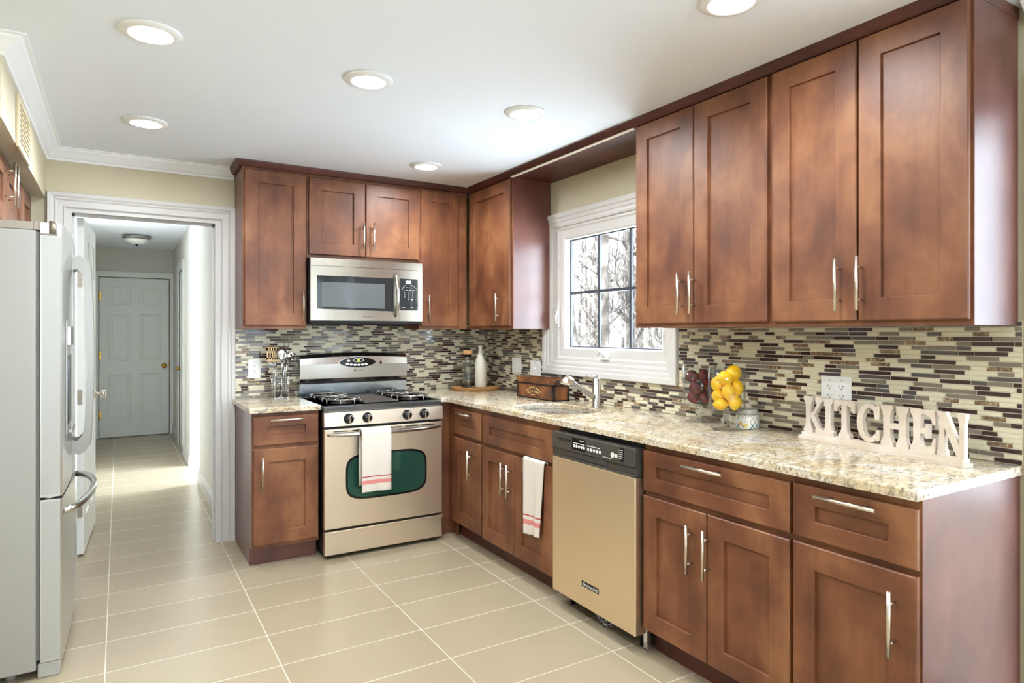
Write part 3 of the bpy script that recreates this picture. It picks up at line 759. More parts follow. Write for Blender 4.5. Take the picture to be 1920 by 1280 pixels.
m = MB(); m.prism(superell(-1.072, 1.136, .129, .036, 1.75), FBw, .09, .1025); cpn = m.build('control_display', BLACK, bgd)
m = MB()
for x, z in ((-1.138, 1.147), (-1.147, 1.126), (-1.120, 1.121), (-1.093, 1.1185), (-1.066, 1.118), (-1.039, 1.119), (-1.013, 1.122)): m.prism(superell(x, z, .0118, .0072, 2, 20), FBw, .10, .1035)
m.build('buttons', PLASTW, bgd)
m = MB(); m.prism(superell(-1.068, 1.151, .040, .0135, 2, 32), FBw, .10, .1032); m.build('clock_rim', PLASTW, bgd)
m = MB(); m.prism(superell(-1.068, 1.151, .034, .0100, 2, 32), FBw, .10, .1038); m.build('clock_face', BLACK, bgd)
m = MB(); text_mesh(m, '36', .0155, lambda a, b: (-1.068 + a, -.1042, 1.1455 + b), bold=.0008, spacing=1.25); m.build('clock_digits', DISPLAY, bgd)
m = MB(); m.prism(superell(-.904, 1.131, .007, .0135, 2, 20), FBw, .096, .1005); m.build('indicator', BLACK, bgd)
m = MB()
for a, b, c_, d in ((-1.098, -1.084, 1.072, 1.0745), (-1.098, -1.084, 1.0845, 1.087), (-1.098, -1.0955, 1.072, 1.087), (-1.0865, -1.084, 1.072, 1.087)): m.box(a, b, -.0989, -.0975, c_, d)
text_mesh(m, 'M', .011, lambda a, b: (-1.091 + a, -.0988, 1.0755 + b)); text_mesh(m, 'MAYTAG', .011, lambda a, b: (-1.051 + a, -.0988, 1.0755 + b))
m.build('maker_mark', LETTER_D, bgd)

# ------------------------------------------------------------------ microwave
mx0, mx1, my = -1.4705, -.7125, -.375
mw = thing('microwave', 'stainless over-the-range microwave hanging under the short cabinet', 'microwave', (-1.09, -.19, 1.40))
m = MB(); m.box(mx0 + .002, mx1 - .002, my + .002, -.012, 1.405, 1.8155, .002); m.build('housing', BLACKM, mw)
def bowed(mb, x0, x1, z0, z1, y0, dep, bow=.012, n=12):
    """panel whose face bows gently along the whole width of the oven"""
    A = []
    xs = [x0 + (x1 - x0) * i / n for i in range(n + 1)]
    f = lambda x: y0 - dep - bow * (1 - ((x - (mx0 + mx1) / 2) / ((mx1 - mx0) / 2)) ** 2)
    pts = [(x, f(x)) for x in xs] + [(xs[-1], y0), (xs[0], y0)]
    mb.prism(pts, lambda a, b, w_: (a, b, w_), z0, z1); return mb
m = MB(); bowed(m, mx0, mx1, 1.767, 1.8155, my, .018); m.build('vent_strip', MWSTEEL, mw)
m = MB(); bowed(m, mx0, -.8835, 1.420, 1.765, my, .018); md = m.build('door', MWSTEEL, mw)
m = MB(); bowed(m, -.8825, mx1, 1.420, 1.765, my, .018); mp_ = m.build('control_side', MWSTEEL, mw)
fy = lambda x: my - .018 - .012 * (1 - ((x - (mx0 + mx1) / 2) / ((mx1 - mx0) / 2)) ** 2)
def onface(mb, pts, lift):
    mb.prism(pts, lambda a, b, w_: (a, fy(a) - w_, b), -.004, lift); return mb
def bez(x0, x1, z0, z1, n=14, sag=.008):
    up = [(x0 + (x1 - x0) * i / n, z1) for i in range(n + 1)]
    lo = [(x1 - (x1 - x0) * i / n, z0 - sag * math.sin(math.pi * (.5 + .5 * (1 - i / n)) if True else 0)) for i in range(n + 1)]
    return up + lo
m = MB(); onface(m, [(x, z) for x, z in ([(-1.432 + .505 * i / 14, 1.705) for i in range(15)] + [(-.927 - .505 * i / 14, 1.493 - .010 * (1 - i / 14)) for i in range(15)])], .0008); m.build('window_frame', MWBLACK, md)
m = MB(); onface(m, [(-1.402 + .415 * i / 12, 1.664) for i in range(13)] + [(-.987 - .415 * i / 12, 1.508 - .008 * (1 - i / 12)) for i in range(13)], .0014); m.build('window', MWGLASS, md)
m = MB(); pts = []; rs = []
for i in range(19):
    t_ = i / 18; pts.append((-.912 + .004 * math.sin(math.pi * t_), fy(-.91) + .002 - .042 * math.sin(math.pi * t_) ** .6, 1.452 + t_ * .285)); rs.append(.010 + .004 * math.sin(math.pi * t_))
m.tube(pts, rs, 14); m.build('handle', STEELS, md)
m = MB(); onface(m, [(-.878, 1.492), (-.754, 1.492), (-.746, 1.50), (-.746, 1.698), (-.754, 1.706), (-.878, 1.706)], .0010); m.build('keypad', MWBLACK, mp_)
m = MB(); onface(m, [(-.836, 1.672), (-.798, 1.672), (-.798, 1.694), (-.836, 1.694)], .0018); m.build('clock_display', LCD, mp_)
m = MB(); P = lambda x, z: lambda a, b: (x + a, fy(x) - .0022, z + b)
for i, r_ in enumerate(('123', '456', '789', ' 0 ')):
    for j, ch in enumerate(r_):
        if ch != ' ': text_mesh(m, ch, .011, P(-.845 + j * .030, 1.608 - i * .0145), bold=.0004)
m.build('keypad_numbers', LETTER_W, mp_)
m = MB()
for j in range(4): m.box(-.858 + j * .023, -.846 + j * .023, fy(-.82) - .0022, fy(-.82), 1.646, 1.648); m.box(-.858 + j * .023, -.845 + j * .023, fy(-.82) - .0022, fy(-.82), 1.628, 1.6305)
m.box(-.795, -.783, fy(-.79) - .0022, fy(-.79), 1.564, 1.568); m.box(-.862, -.842, fy(-.85) - .0022, fy(-.85), 1.512, 1.514); m.box(-.800, -.782, fy(-.79) - .0022, fy(-.79), 1.512, 1.5135)
m.build('keypad_bars', LETTER_W, mp_)
m = MB()
for (a0, b0), (a1, b1) in (((-.866, 1.632), (-.836, 1.664)), ((-.798, 1.666), (-.756, 1.640))):
    m.tube([(a0, fy(a0) - .001, b0), ((a0 + a1) / 2, fy(a0) - .001, (b0 + b1) / 2 + .004), (a1, fy(a1) - .001, b1)], .001, 6)
m.build('keypad_arcs', LETTER_W, mp_)
m = MB(); text_mesh(m, 'SAMSUNG', .0135, lambda a, b: (-1.105 + a, fy(-1.105) - .0006, 1.441 + b), spacing=1.15); m.build('maker_mark', LETTER_D, md)
m = MB(); m.box(mx0 + .02, mx1 - .05, my + .01, -.02, 1.398, 1.406, .002); m.box(-1.25, -.90, -.33, -.10, 1.394, 1.399, .002); m.build('underside_grille', IRON, mw)

# ------------------------------------------------------------------ dishwasher
du0, du1, dwf = 1.880, 2.479, .660
dw = thing('dishwasher', 'stainless dishwasher with a dark control strip under the worktop', 'dishwasher', FR(2.18, .33, 0))
m = MB(); fbox(m, FR, du0 + .006, du1 - .006, .02, .600, .10, .870, .002)
for u in (du0 + .05, du1 - .05): m.cyl(FR(u, .57, 0), FR(u, .57, .105), .012, seg=12)
m.build('tub', BLACKM, dw)
m = MB(); fbox(m, FR, du0, du1, .602, dwf, .075, .737, .004); m.build('door_panel', STEELV, dw)
m = MB(); fbox(m, FR, du0, du1, .602, dwf + .002, .780, .858, .004)
m.mi = 0; fbox(m, FR, du0, du1, .602, dwf - .010, .742, .784, .002); fbox(m, FR, du0, du1, .602, dwf + .002, .738, .746, .002)
fbox(m, FR, 2.09, 2.29, dwf - .012, dwf - .004, .750, .778, .003)
dp = m.build('control_strip', DKGREY, dw)
m = MB(); fbox(m, FR, 2.045, 2.145, .6615, .6627, .792, .848); m.build('display_window', BLACK, dp)
m = MB(); fbox(m, FR, 2.385, 2.412, .6615, .6627, .792, .852, .0004); m.build('side_display', BLACK, dp)
m = MB()
for i in range(9): fbox(m, FR, 1.925 + i * .0125, 1.934 + i * .0125, .6615, .6627, .829, .833); fbox(m, FR, 1.925 + i * .0125, 1.934 + i * .0125, .6615, .6627, .822, .826)
m.build('vent_slots', BLACK, dp)
m = MB()
fbox(m, FR, 2.055, 2.142, .6628, .6632, .8225, .8255); fbox(m, FR, 2.160, 2.250, .6618, .6632, .8235, .8265); fbox(m, FR, 2.27, 2.33, .6618, .6632, .793, .795)
for i in range(5): m.cyl(FR(2.062 + i * .0185, .662, .810), FR(2.062 + i * .0185, .6632, .810), .0075, seg=12)
for i in range(5): m.cyl(FR(2.168 + i * .021, .662, .809), FR(2.168 + i * .021, .6632, .809), .0075, seg=12)
for u, r_ in ((2.338, .012), (2.362, .009)): m.cyl(FR(u, .662, .811), FR(u, .664, .811), r_, seg=16)
for i in range(5): fbox(m, FR, 2.378, 2.404, .6628, .6632, .803 + i * .009, .805 + i * .009)
m.build('button_legends', LETTER_W, dp)
m = MB(); m.tube([FR(2.105, .663, .842), FR(2.112, .663, .836), FR(2.120, .663, .840), FR(2.135, .663, .839)], .0012, 6); m.build('control_squiggle', LETTER_W, dp)
m = MB(); fbox(m, FR, 2.117, 2.240, .659, .6615, .169, .195, .001); bd = m.build('badge', BLACK, dw)
m = MB(); text_mesh(m, 'KitchenAid', .0225, lambda a, b: FR(2.1785 + a, .6618, .175 + b), bold=.0004, spacing=1.08); m.build('badge_lettering', LETTER_W, bd)
rnd = random.Random(5)
m = MB(); pts = [FR(2.095 + i * .022, .575 + rnd.uniform(-.012, .012), .066 - .034 * math.sin(math.pi * i / 9) + rnd.uniform(-.006, .006)) for i in range(10)]
m.tube(pts, [.012, .022, .028, .026, .032, .034, .033, .028, .024, .012], 9); m.build('hanging_insulation', MATBLK, dw)

# ------------------------------------------------------------------ refrigerator
fr = thing('refrigerator', 'stainless french-door refrigerator with bottom freezer on the fridge wall', 'refrigerator', (-3.1, -.975, 0))
fy0, fy1 = -1.43, -.52
m = MB(); m.box(XL + .03, -2.776, fy0, fy1, .035, 1.740, .004)
for y in (fy0 + .06, fy1 - .06): m.cyl((-2.86, y, 0), (-2.86, y, .04), .02, seg=12); m.cyl((-3.42, y, 0), (-3.42, y, .04), .02, seg=12)
m.build('cabinet_body', FRIDGE_SIDE, fr)
m = MB(); m.box(-2.776, -2.763, fy0 + .012, fy1 - .012, .07, 1.735); m.build('gasket', GASKET, fr)
def fdoor(y0, y1, z0, z1, x0=-2.762):
    mb = MB(); n = 12; yc = (fy0 + fy1) / 2; hw = (fy1 - fy0) / 2
    fx = lambda y: -2.692 + .011 * (1 - ((y - yc) / hw) ** 2)
    ys = [y0 + (y1 - y0) * i / n for i in range(n + 1)]
    pts = [(x0, y0), (fx(y0) - .006, y0)] + [(fx(y), y + (.004 if i == 0 else -.004 if i == n else 0)) for i, y in enumerate(ys)] + [(fx(y1) - .006, y1), (x0, y1)]
    mb.prism(pts, lambda a, b, w_: (a, b, w_), z0, z1); return mb, fx
def c_handle(mb, y, fx, z0, z1, wd=.030):
    """upright bow handle: two chunky raked brackets joined by a gently bowed bar"""
    xf = fx(y) - .003
    out = lambda t_: xf + .074 + .012 * math.sin(math.pi * t_)
    inn = lambda t_: xf + .048 + .012 * math.sin(math.pi * t_)
    o_, i_ = [], []
    for k in range(15):
        t_ = k / 14; z = z0 + .045 + (z1 - z0 - .09) * t_; o_.append((out(t_), z))
    for k in range(15):
        t_ = k / 14; z = z0 + .085 + (z1 - z0 - .17) * t_; i_.append((inn(t_), z))
    poly = [(xf, z0 + .022), (xf + .026, z0), (xf + .052, z0 + .012)] + o_ + [(xf + .052, z1 - .012), (xf + .026, z1), (xf, z1 - .022), (xf, z1 - .07), (xf + .024, z1 - .058)] + i_[::-1] + [(xf + .024, z0 + .058), (xf, z0 + .07)]
    mb.prism(poly, lambda a, b, w_: (a, w_, b), y - wd / 2, y + wd / 2)
    bmesh.ops.bevel(mb.bm, geom=[e for e in mb.bm.edges if len(e.link_faces) == 2 and any(len(f.verts) > 4 for f in e.link_faces)], offset=.005, segments=2, affect='EDGES')
    return mb
for y0, y1, hy, lab in ((fy0, -.978, -1.028, 1), (-.972, fy1, -.922, 0)):
    mb, fx = fdoor(y0, y1, .703, 1.772); o = mb.build('door', [FSTEEL], fr)
    if lab:
        m = MB(); m.box(-2.7585, -2.698, fy0 - .0015, fy0 + .002, .712, 1.72); m.build('edge_panel', FRIDGE_EDGE, o)
        m = MB(); m.box(-2.688, fx(-1.21) + .003, -1.325, -1.095, .925, 1.395, .004); m.build('dispenser_frame', mat('dispenser_grey', (168, 166, 160), .35, .6), o)
        m = MB(); m.box(-2.70, fx(-1.14) + .0045, -1.305, -1.115, .965, 1.25, .003); m.build('dispenser_recess', BLACK, o)
        m = MB(); m.box(-2.70, fx(-1.14) + .012, -1.30, -1.12, 1.29, 1.37, .003); m.build('dispenser_panel', STEELS, o)
        m = MB(); m.box(-2.68, fx(-1.21) + .020, -1.30, -1.12, .93, .945, .003); m.build('dispenser_tray', STEELS, o)
    m = MB(); c_handle(m, hy, fx, .795, 1.69); m.build('handle', FHANDLE, o)
mb, fx = fdoor(fy0, fy1, .062, .693); fz = mb.build('freezer_drawer', [FSTEEL], fr)
m = MB(); m.box(-2.7585, -2.698, fy0 - .0015, fy0 + .002, .072, .685); m.build('edge_panel', FRIDGE_EDGE, fz)
m = MB(); pts = []
for i in range(23):
    t_ = i / 22; y = fy0 + .05 + t_ * (fy1 - fy0 - .10); pts.append((fx(y) - .006 + .088 * min(1, math.sin(math.pi * t_) ** .5 * 1.0), y, .630 + .012 * math.sin(math.pi * t_)))
m.tube(pts, .0145, 12); m.build('handle', STEELS, fz)
m = MB(); m.box(-2.772, -2.700, fy0 + .006, fy0 + .10, .0, .058, .006); m.box(-2.772, -2.715, fy0 + .10, fy1 - .01, .0, .058); m.build('kick_plate', FRIDGE_EDGE, fr)
m = MB(); m.box(XL + .05, -2.785, fy0 + .004, fy0 + .09, 1.7405, 1.773, .003); m.box(-2.785, -2.735, fy0 + .004, fy0 + .06, 1.7405, 1.773, .003); hc = m; m = MB(); m.cyl((-2.722, fy0 + .004, 1.728), (-2.722, fy0 + .004, 1.778), .013, seg=18); m.box(-2.762, -2.706, fy0 - .003, fy0 + .02, 1.722, 1.729, .001); m.build('hinge_pin', mat('hinge_pin_taupe', (140, 132, 120), .3, .7), fr); m = hc
m.build('hinge_cover', mat('hinge_cover_taupe', (150, 142, 130), .4, .3), fr)
m = MB(); m.cyl((-2.735, fy0 + .03, .694), (-2.735, fy0 + .03, .702), .02, seg=14); m.build('middle_hinge', CHROME, fr)

# ------------------------------------------------------------------ towels
def towel(F, name, label, u0, u1, zt, zb, w_, behind, r, slant=0.0, seed=0, narrow=0.0):
    """cloth folded over an edge: drops in front to zb and behind to zt-behind"""
    rnd = random.Random(seed); mb = MB(); bm = mb.bm; nu, th = 14, .004
    prof = []
    L = zt - zb
    nb = 6
    for i in range(nb): prof.append((w_ - 2 * r, zt - behind * (1 - i / nb), None))
    for i in range(9): a = math.pi * i / 8; prof.append((w_ - r - r * math.cos(a), zt + r * math.sin(a) * .9, None))
    nf = 60
    for i in range(1, nf + 1): prof.append((w_, zt - L * i / nf, i / nf))
    ph = rnd.uniform(0, 6)
    def P(j, k, off):
        w0, z, f = prof[k]; t_ = j / nu
        fr_ = 0 if f is None else f
        a = u0 + narrow * .25 * fr_; b = u1 - narrow * fr_
        rip = .006 * fr_ * math.sin(t_ * 7.5 + ph) + .004 * fr_ * math.sin(t_ * 15 + 2 * ph)
        return F(a + (b - a) * t_, w0 + rip + off, z + slant * (t_ - .5) * fr_)
    sg = [1 if f is not None else (1 if k > nb + 4 else -1) for k, (_, _, f) in enumerate(prof)]
    A = [[bm.verts.new(P(j, k, 0)) for j in range(nu + 1)] for k in range(len(prof))]
    def band(k):
        f = prof[k][2]
        if f is None: return 0
        return 1 if .735 < f <= .765 else 2 if .80 < f <= .875 else 0
    for k in range(len(prof) - 1):
        for j in range(nu):
            f = bm.faces.new((A[k][j], A[k][j + 1], A[k + 1][j + 1], A[k + 1][j])); f.smooth = True; f.material_index = band(k + 1)
    o = mb.own(name, [TOWEL, TOWELR, TOWELP], label, 'towel')
    sm = o.modifiers.new('thickness', 'SOLIDIFY'); sm.thickness = .004; sm.offset = 1
    return o
towel(FB, 'dish_towel', 'white striped dish towel hanging from the range oven handle', -1.268, -1.084, .746, .392, .7775, .32, .0245, seed=3)
towel(FR, 'dish_towel', 'white striped dish towel folded over the sink cabinet door', 1.575, 1.775, .6660, .275, .6375, .0012, .0105, slant=.012, seed=4, narrow=.045)

# ------------------------------------------------------------------ utensils by the range
cx, cy, ch = -1.597, -.115, .046
t = thing('utensil_caddy', 'square chrome wire utensil caddy on the small worktop piece', 'caddy', (cx, cy, ZT))
m = MB(); sq = lambda k, z: [(cx - k, cy - k, z), (cx + k, cy - k, z), (cx + k, cy + k, z), (cx - k, cy + k, z)]
for z in (.919, .965, 1.012, 1.050, 1.082): m.loop_tube([Vector(q) for a, b in zip(sq(ch, z), sq(ch, z)[1:] + sq(ch, z)[:1]) for q in (Vector(a) * .97 + Vector(b) * .03, Vector(a) * .5 + Vector(b) * .5, Vector(a) * .03 + Vector(b) * .97)], .0024, 6)
for i in range(-1, 2):
    for s in (-1, 1): m.tube([(cx + i * ch * .96, cy + s * ch, .916), (cx + i * ch * .96, cy + s * ch, 1.084)], .0024, 6); m.tube([(cx + s * ch, cy + i * ch * .96, .916), (cx + s * ch, cy + i * ch * .96, 1.084)], .0024, 6)
m.build('wire_frame', CHROME, t)
m = MB(); m.box(cx - ch + .002, cx + ch - .002, cy - ch + .002, cy + ch - .002, .9145, .919); m.build('base_plate', CHROME, t)
t = thing('slotted_turner', 'slotted turner with copper-coloured blade standing in the wire caddy', 'turner', (-1.610, -.100, .922), 'kitchen utensils in the wire caddy')
m = MB(); xs_ = [-.036, -.026, -.019, -.011, -.004, .004, .011, .019, .026, .036]
for i in range(9):
    w_ = .004
    if i % 2 == 0: m.box(-1.650 + xs_[i], -1.650 + xs_[i + 1], -.142, -.139, 1.168, 1.245)
m.box(-1.686, -1.614, -.142, -.139, 1.225, 1.248); m.box(-1.686, -1.614, -.142, -.139, 1.155, 1.182)
m.build('blade', mat('copper_blade', (196, 164, 122), .4, .6), t)
m = MB(); m.tube([(-1.676, -.139, 1.158), (-1.648, -.138, 1.135), (-1.640, -.137, 1.12)], .004, 8); m.tube([(-1.624, -.139, 1.158), (-1.636, -.138, 1.135), (-1.640, -.137, 1.12)], .004, 8); m.tube([(-1.640, -.137, 1.125), (-1.630, -.132, 1.06), (-1.624, -.130, .922)], [.005, .006, .008], 10); m.build('handle', CHROME, t)
t = thing('serving_spoon', 'large steel serving spoon standing in the wire caddy', 'spoon', (-1.600, -.105, .922), 'kitchen utensils in the wire caddy')
m = MB(); m.ball((-1.598, -.174, 1.204), .032, .010, .044, Matrix.Rotation(R(-14), 4, 'X')); m.build('bowl', STEELS, t)
m = MB(); m.tube([(-1.596, -.166, 1.165), (-1.592, -.140, 1.085), (-1.590, -.125, 1.04), (-1.598, -.092, .924)], [.005, .006, .006, .008], 10); m.build('handle', STEELS, t)
t = thing('soup_ladle', 'round steel ladle leaning out of the wire caddy', 'ladle', (-1.580, -.125, .922), 'kitchen utensils in the wire caddy')
m = MB(); q = Matrix.Rotation(R(62), 4, 'X') @ Matrix.Rotation(R(16), 4, 'Y'); m.lathe([(0, -.030), (.018, -.027), (.030, -.016), (.036, 0), (.034, .0), (.028, -.014), (.016, -.024), (0, -.027)], (-1.542, -.122, 1.192), 22, q); m.build('bowl', CHROME, t)
m = MB(); m.tube([(-1.553, -.120, 1.165), (-1.562, -.117, 1.09), (-1.566, -.122, .924)], [.004, .005, .007], 10); m.build('handle', CHROME, t)
t = thing('carving_fork', 'two-pronged steel fork standing upright in the wire caddy', 'fork', (-1.572, -.098, .922), 'kitchen utensils in the wire caddy')
m = MB()
for s in (-1, 1): m.tube([(-1.551, -.078, 1.17), (-1.551 + s * .012, -.076, 1.195), (-1.549 + s * .012, -.072, 1.275)], [.004, .0035, .0012], 8)
m.build('prongs', CHROME, t)
m = MB(); m.tube([(-1.551, -.080, 1.175), (-1.569, -.092, 1.08), (-1.573, -.092, .924)], [.005, .0055, .007], 10); m.build('handle', CHROME, t)

# ------------------------------------------------------------------ corner: board and bottles
m = MB(); rnd = random.Random(2); rr = [.185 + rnd.uniform(-.004, .004) for _ in range(48)]
prof = [(0, .914), (.975, .914), (1.0, .918), (1.0, .934), (.985, .938), (0, .938)]
rings = []
for k, z in prof: rings.append([m.bm.verts.new((-.20 + max(k, .001) * rr[i] * math.cos(2 * math.pi * i / 48), -.20 + max(k, .001) * rr[i] * math.sin(2 * math.pi * i / 48), z)) for i in range(48)])
m.skin(rings, cap=True); t = thing('serving_board', 'round wooden serving board with bark edge in the worktop corner', 'board', (-.20, -.20, ZT)); m.build('board', BOARD, t)
m = MB(); m.skin([[m.bm.verts.new((-.20 + k * rr[i] * math.cos(2 * math.pi * i / 48), -.20 + k * rr[i] * math.sin(2 * math.pi * i / 48), z)) for i in range(48)] for k, z in ((1.0, .916), (1.012, .920), (1.012, .933), (1.0, .936))], cap=False); m.build('bark_rim', mat('bark_rim', (138, 96, 48), .8), t)
b1 = (-.285, -.247, .9385)
t = thing('glass_carafe', 'clear glass carafe with wide cork stopper on the round board', 'bottle', b1)
m = MB(); m.lathe([(0, .001), (.047, .001), (.049, .006), (.044, .055), (.036, .110), (.026, .150), (.020, .185), (.021, .215), (.026, .240), (.0245, .240), (.0195, .215), (.0185, .185), (.0245, .150), (.0345, .110), (.0425, .055), (.046, .012), (0, .010)], b1, 30); m.build('glass_body', GLASS, t)
m = MB(); m.lathe([(0, .222), (.019, .222), (.0235, .241), (.036, .243), (.038, .250), (.038, .266), (.034, .272), (0, .272)], b1, 26); m.build('cork_stopper', CORK, t)
m = MB()
for k in range(4): z = .045 + k * .022; rr_ = .0465 - k * .0045; m.loop_tube([(b1[0] + rr_ * math.cos(2 * math.pi * i / 28), b1[1] + rr_ * math.sin(2 * math.pi * i / 28), b1[2] + z) for i in range(28)], .0008, 5)
m.build('raised_rings', GLASS, t)
b2 = (-.205, -.298, .9385)
t = thing('frosted_bottle', 'tall frosted white glass bottle on the round board', 'bottle', b2)
m = MB(); m.lathe([(0, .001), (.040, .001), (.0435, .006), (.0435, .175), (.040, .195), (.026, .228), (.0165, .255), (.0135, .290), (.0155, .296), (.0155, .304), (.012, .310), (0, .310)], b2, 30); m.build('glass_body', FROST, t)
m = MB(); m.tube([(b2[0] - .016, b2[1], b2[2] + .300), (b2[0] - .022, b2[1], b2[2] + .285), (b2[0] - .018, b2[1], b2[2] + .268)], .0012, 6); m.tube([(b2[0] + .016, b2[1], b2[2] + .300), (b2[0] + .022, b2[1], b2[2] + .285), (b2[0] + .018, b2[1], b2[2] + .268)], .0012, 6); m.build('wire_bail', CHROME, t)

# wooden box
t = thing('wooden_box', 'dark brown wooden box with black straps and gold lettering beside the sink', 'box', (-.14, -1.02, ZT))
X0, X1, Y0, Y1 = -.200, -.085, -1.232, -.810
m = MB(); m.box(X0, X1, Y0, Y1, .9145, 1.012, .002); m.build('lower_box', CRATE, t)
m = MB(); m.box(X0, X0 + .014, Y0, Y1, 1.013, 1.052, .002); m.box(X1 - .014, X1, Y0, Y1, 1.013, 1.052, .002); m.box(X0 + .014, X1 - .014, Y1 - .014, Y1, 1.013, 1.040, .002); m.box(X0 + .014, X1 - .014, Y0, Y0 + .014, 1.013, 1.040, .002); m.build('upper_boards', CRATE, t)
m = MB(); k = .0025
m.box(X0 - k, X1 + k, Y0 - k, Y1 + k, 1.006, 1.016); m.box(X0 - k, X1 + k, Y0 - k, Y1 + k, .9145, .922)
for y0_, y1_ in ((Y0 - k, Y0 + .012), (Y1 - .006, Y1 + k)):
    m.box(X0 - k, X0 + .010, y0_, y1_, .9145, 1.016); m.box(X1 - .010, X1 + k, y0_, y1_, .9145, 1.016)
m.build('metal_straps', mat('black_strap', (36, 32, 32), .35, .5), t)
m = MB(); m.tube([(X0 + .012, Y0 - .004, 1.020), (X0 + .020, Y0 - .010, 1.044), (X1 - .03, Y0 - .012, 1.052), (X1 - .012, Y0 - .005, 1.030)], .005, 8); m.build('handle', BLACKM, t)
m = MB()
def arc_text(mb, s, size, uc, zc, rad, step):
    n = len(s)
    for i, ch_ in enumerate(s):
        if ch_ == ' ': continue
        a = (i - (n - 1) / 2) * step; ca, sa = math.cos(a), math.sin(a)
        ox, oz = uc + rad * sa, zc + rad * (ca - 1)
        text_mesh(mb, ch_, size, lambda p_, q_, ox=ox, oz=oz, ca=ca, sa=sa: FR(ox + p_ * ca + q_ * sa, -X0 + .0006, oz - p_ * sa + q_ * ca), bold=.0004)
arc_text(m, 'OLD SUFFOLK BREWERY', .0135, 1.005, .983, .135, .068)
arc_text(m, 'ALE & FERRY', .0185, 1.005, .957, .155, .082)
fbox(m, FR, .975, 1.035, -X0, -X0 + .0008, .940, .9425)
m.build('gold_lettering', ROPE, t)

# ------------------------------------------------------------------ glass fruit jars
def fruit_jar(c, label):
    t = thing('pedestal_jar', label, 'jar', c)
    m = MB(); m.lathe([(0, .073), (.030, .074), (.060, .078), (.074, .088), (.079, .105), (.079, .273), (.0765, .273), (.0765, .106), (.071, .092), (.058, .083), (0, .080)], c, 40); m.build('bowl', JARGLASS, t)
    m = MB(); m.lathe([(0, .0725), (.022, .072), (.014, .062), (.021, .048), (.021, .036), (.013, .024), (.014, .015), (0, .0145)], c, 36); m.build('stem', GLASS, t)
    m = MB(); m.lathe([(0, .0142), (.016, .0142), (.030, .010), (.063, .005), (.066, .0025), (.064, .0005), (0, .0005)], c, 36); m.build('foot', JARGLASS, t)
    return t
J1, J2 = (-.100, -2.316, ZT), (-.200, -2.563, ZT)
fruit_jar(J1, 'clear glass pedestal jar filled with dark plums')
fruit_jar(J2, 'clear glass pedestal jar heaped with lemons')
rgt = Vector((.8565, -.5162, 0)); fwd_ = Vector((.5162, .8565, 0))
def fruit(name, mt, label, jar, lat, dep, z, r, el=1.0, axis=(0, 0, 1), group=None, tip=False):
    c = Vector(jar) + rgt * lat + fwd_ * dep; c.z = z
    q = Vector((0, 0, 1)).rotation_difference(Vector(axis).normalized()).to_matrix().to_4x4()
    mb = MB()
    if tip: prof = [(0, -1.18), (.16, -1.12), (.34, -.96), (.66, -.72), (.92, -.36), (1, 0), (.93, .36), (.68, .72), (.36, .97), (.17, 1.14), (0, 1.2)]
    else: prof = [(math.sin(math.pi * i / 12), -math.cos(math.pi * i / 12)) for i in range(12)] + [(.09, .965), (0, .93)]
    mb.lathe([(a * r, b * r * el) for a, b in prof], c, 22, q)
    o = mb.own(name, mt, label, 'fruit', group); return o
LM = [(.028, -.004, 1.166, .034, 1.05, (1, .3, .2), 'lemon at the very top poking above the jar rim'),
      (-.018, -.026, 1.143, .033, 1.10, (1, -.5, .12), 'big lemon lying sideways just below the jar rim'),
      (-.044, -.004, 1.116, .0285, 1.1, (.1, 0, 1), 'lemon upright against the jar wall beside the plums, upper one'),
      (.038, -.012, 1.100, .031, 1.25, (.1, .1, 1), 'tall upright lemon under the topmost one'),
      (-.008, -.042, 1.086, .028, 1.2, (.05, 0, 1), 'upright lemon in the middle of the jar front'),
      (-.044, -.012, 1.066, .0265, 1.0, (.3, 0, 1), 'lemon against the jar wall beside the plums, lower one'),
      (-.036, -.024, 1.029, .0265, 1.08, (1, -.6, 0), 'lemon lying sideways on the bottom of the jar'),
      (.022, -.040, 1.040, .0285, 1.15, (.3, .1, 1), 'pear-shaped lemon standing on the jar bottom'),
      (.045, .012, 1.034, .0265, 1.05, (.4, .5, 1), 'lemon at the jar bottom nearest the candle'),
      (.030, .040, 1.120, .025, 1.1, (.3, .4, 1), 'lemon at the back behind the tall upright one'),
      (-.014, .040, 1.075, .030, 1.1, (1, .2, .4), 'lemon hidden in the middle at the back of the jar'),
      (.002, .040, 1.034, .028, 1.1, (1, .2, 0), 'lemon hidden at the bottom back of the jar')]
for a, b, z, r_, el, ax, lab in LM: fruit('lemon', LEMON, lab, J2, a, b, z, r_, el, ax, 'lemons in the pedestal jar', True)
PL = [(-.042, -.014, 1.132, .031, 'dark plum at the top beside the window side of the jar'),
      (.014, -.032, 1.132, .034, 'large dark plum at the top front of the plum jar'),
      (-.030, -.030, 1.080, .030, 'reddish plum in the middle of the jar front'),
      (.038, -.022, 1.078, .030, 'orange-tinted plum in the middle next to the lemons'),
      (-.036, -.016, 1.034, .0285, 'dark plum on the jar bottom nearest the window'),
      (.014, -.038, 1.034, .029, 'shiny red plum on the bottom of the jar front'),
      (.030, .036, 1.115, .027, 'plum at the top back of the plum jar'),
      (-.012, .040, 1.066, .028, 'plum in the middle at the back of the jar'),
      (.020, .034, 1.033, .028, 'plum on the bottom at the back of the jar')]
for a, b, z, r_, lab in PL: fruit('plum', PLUM, lab, J1, a, b, z, r_, 1.04, (.2, .3, 1), 'plums in the pedestal jar')

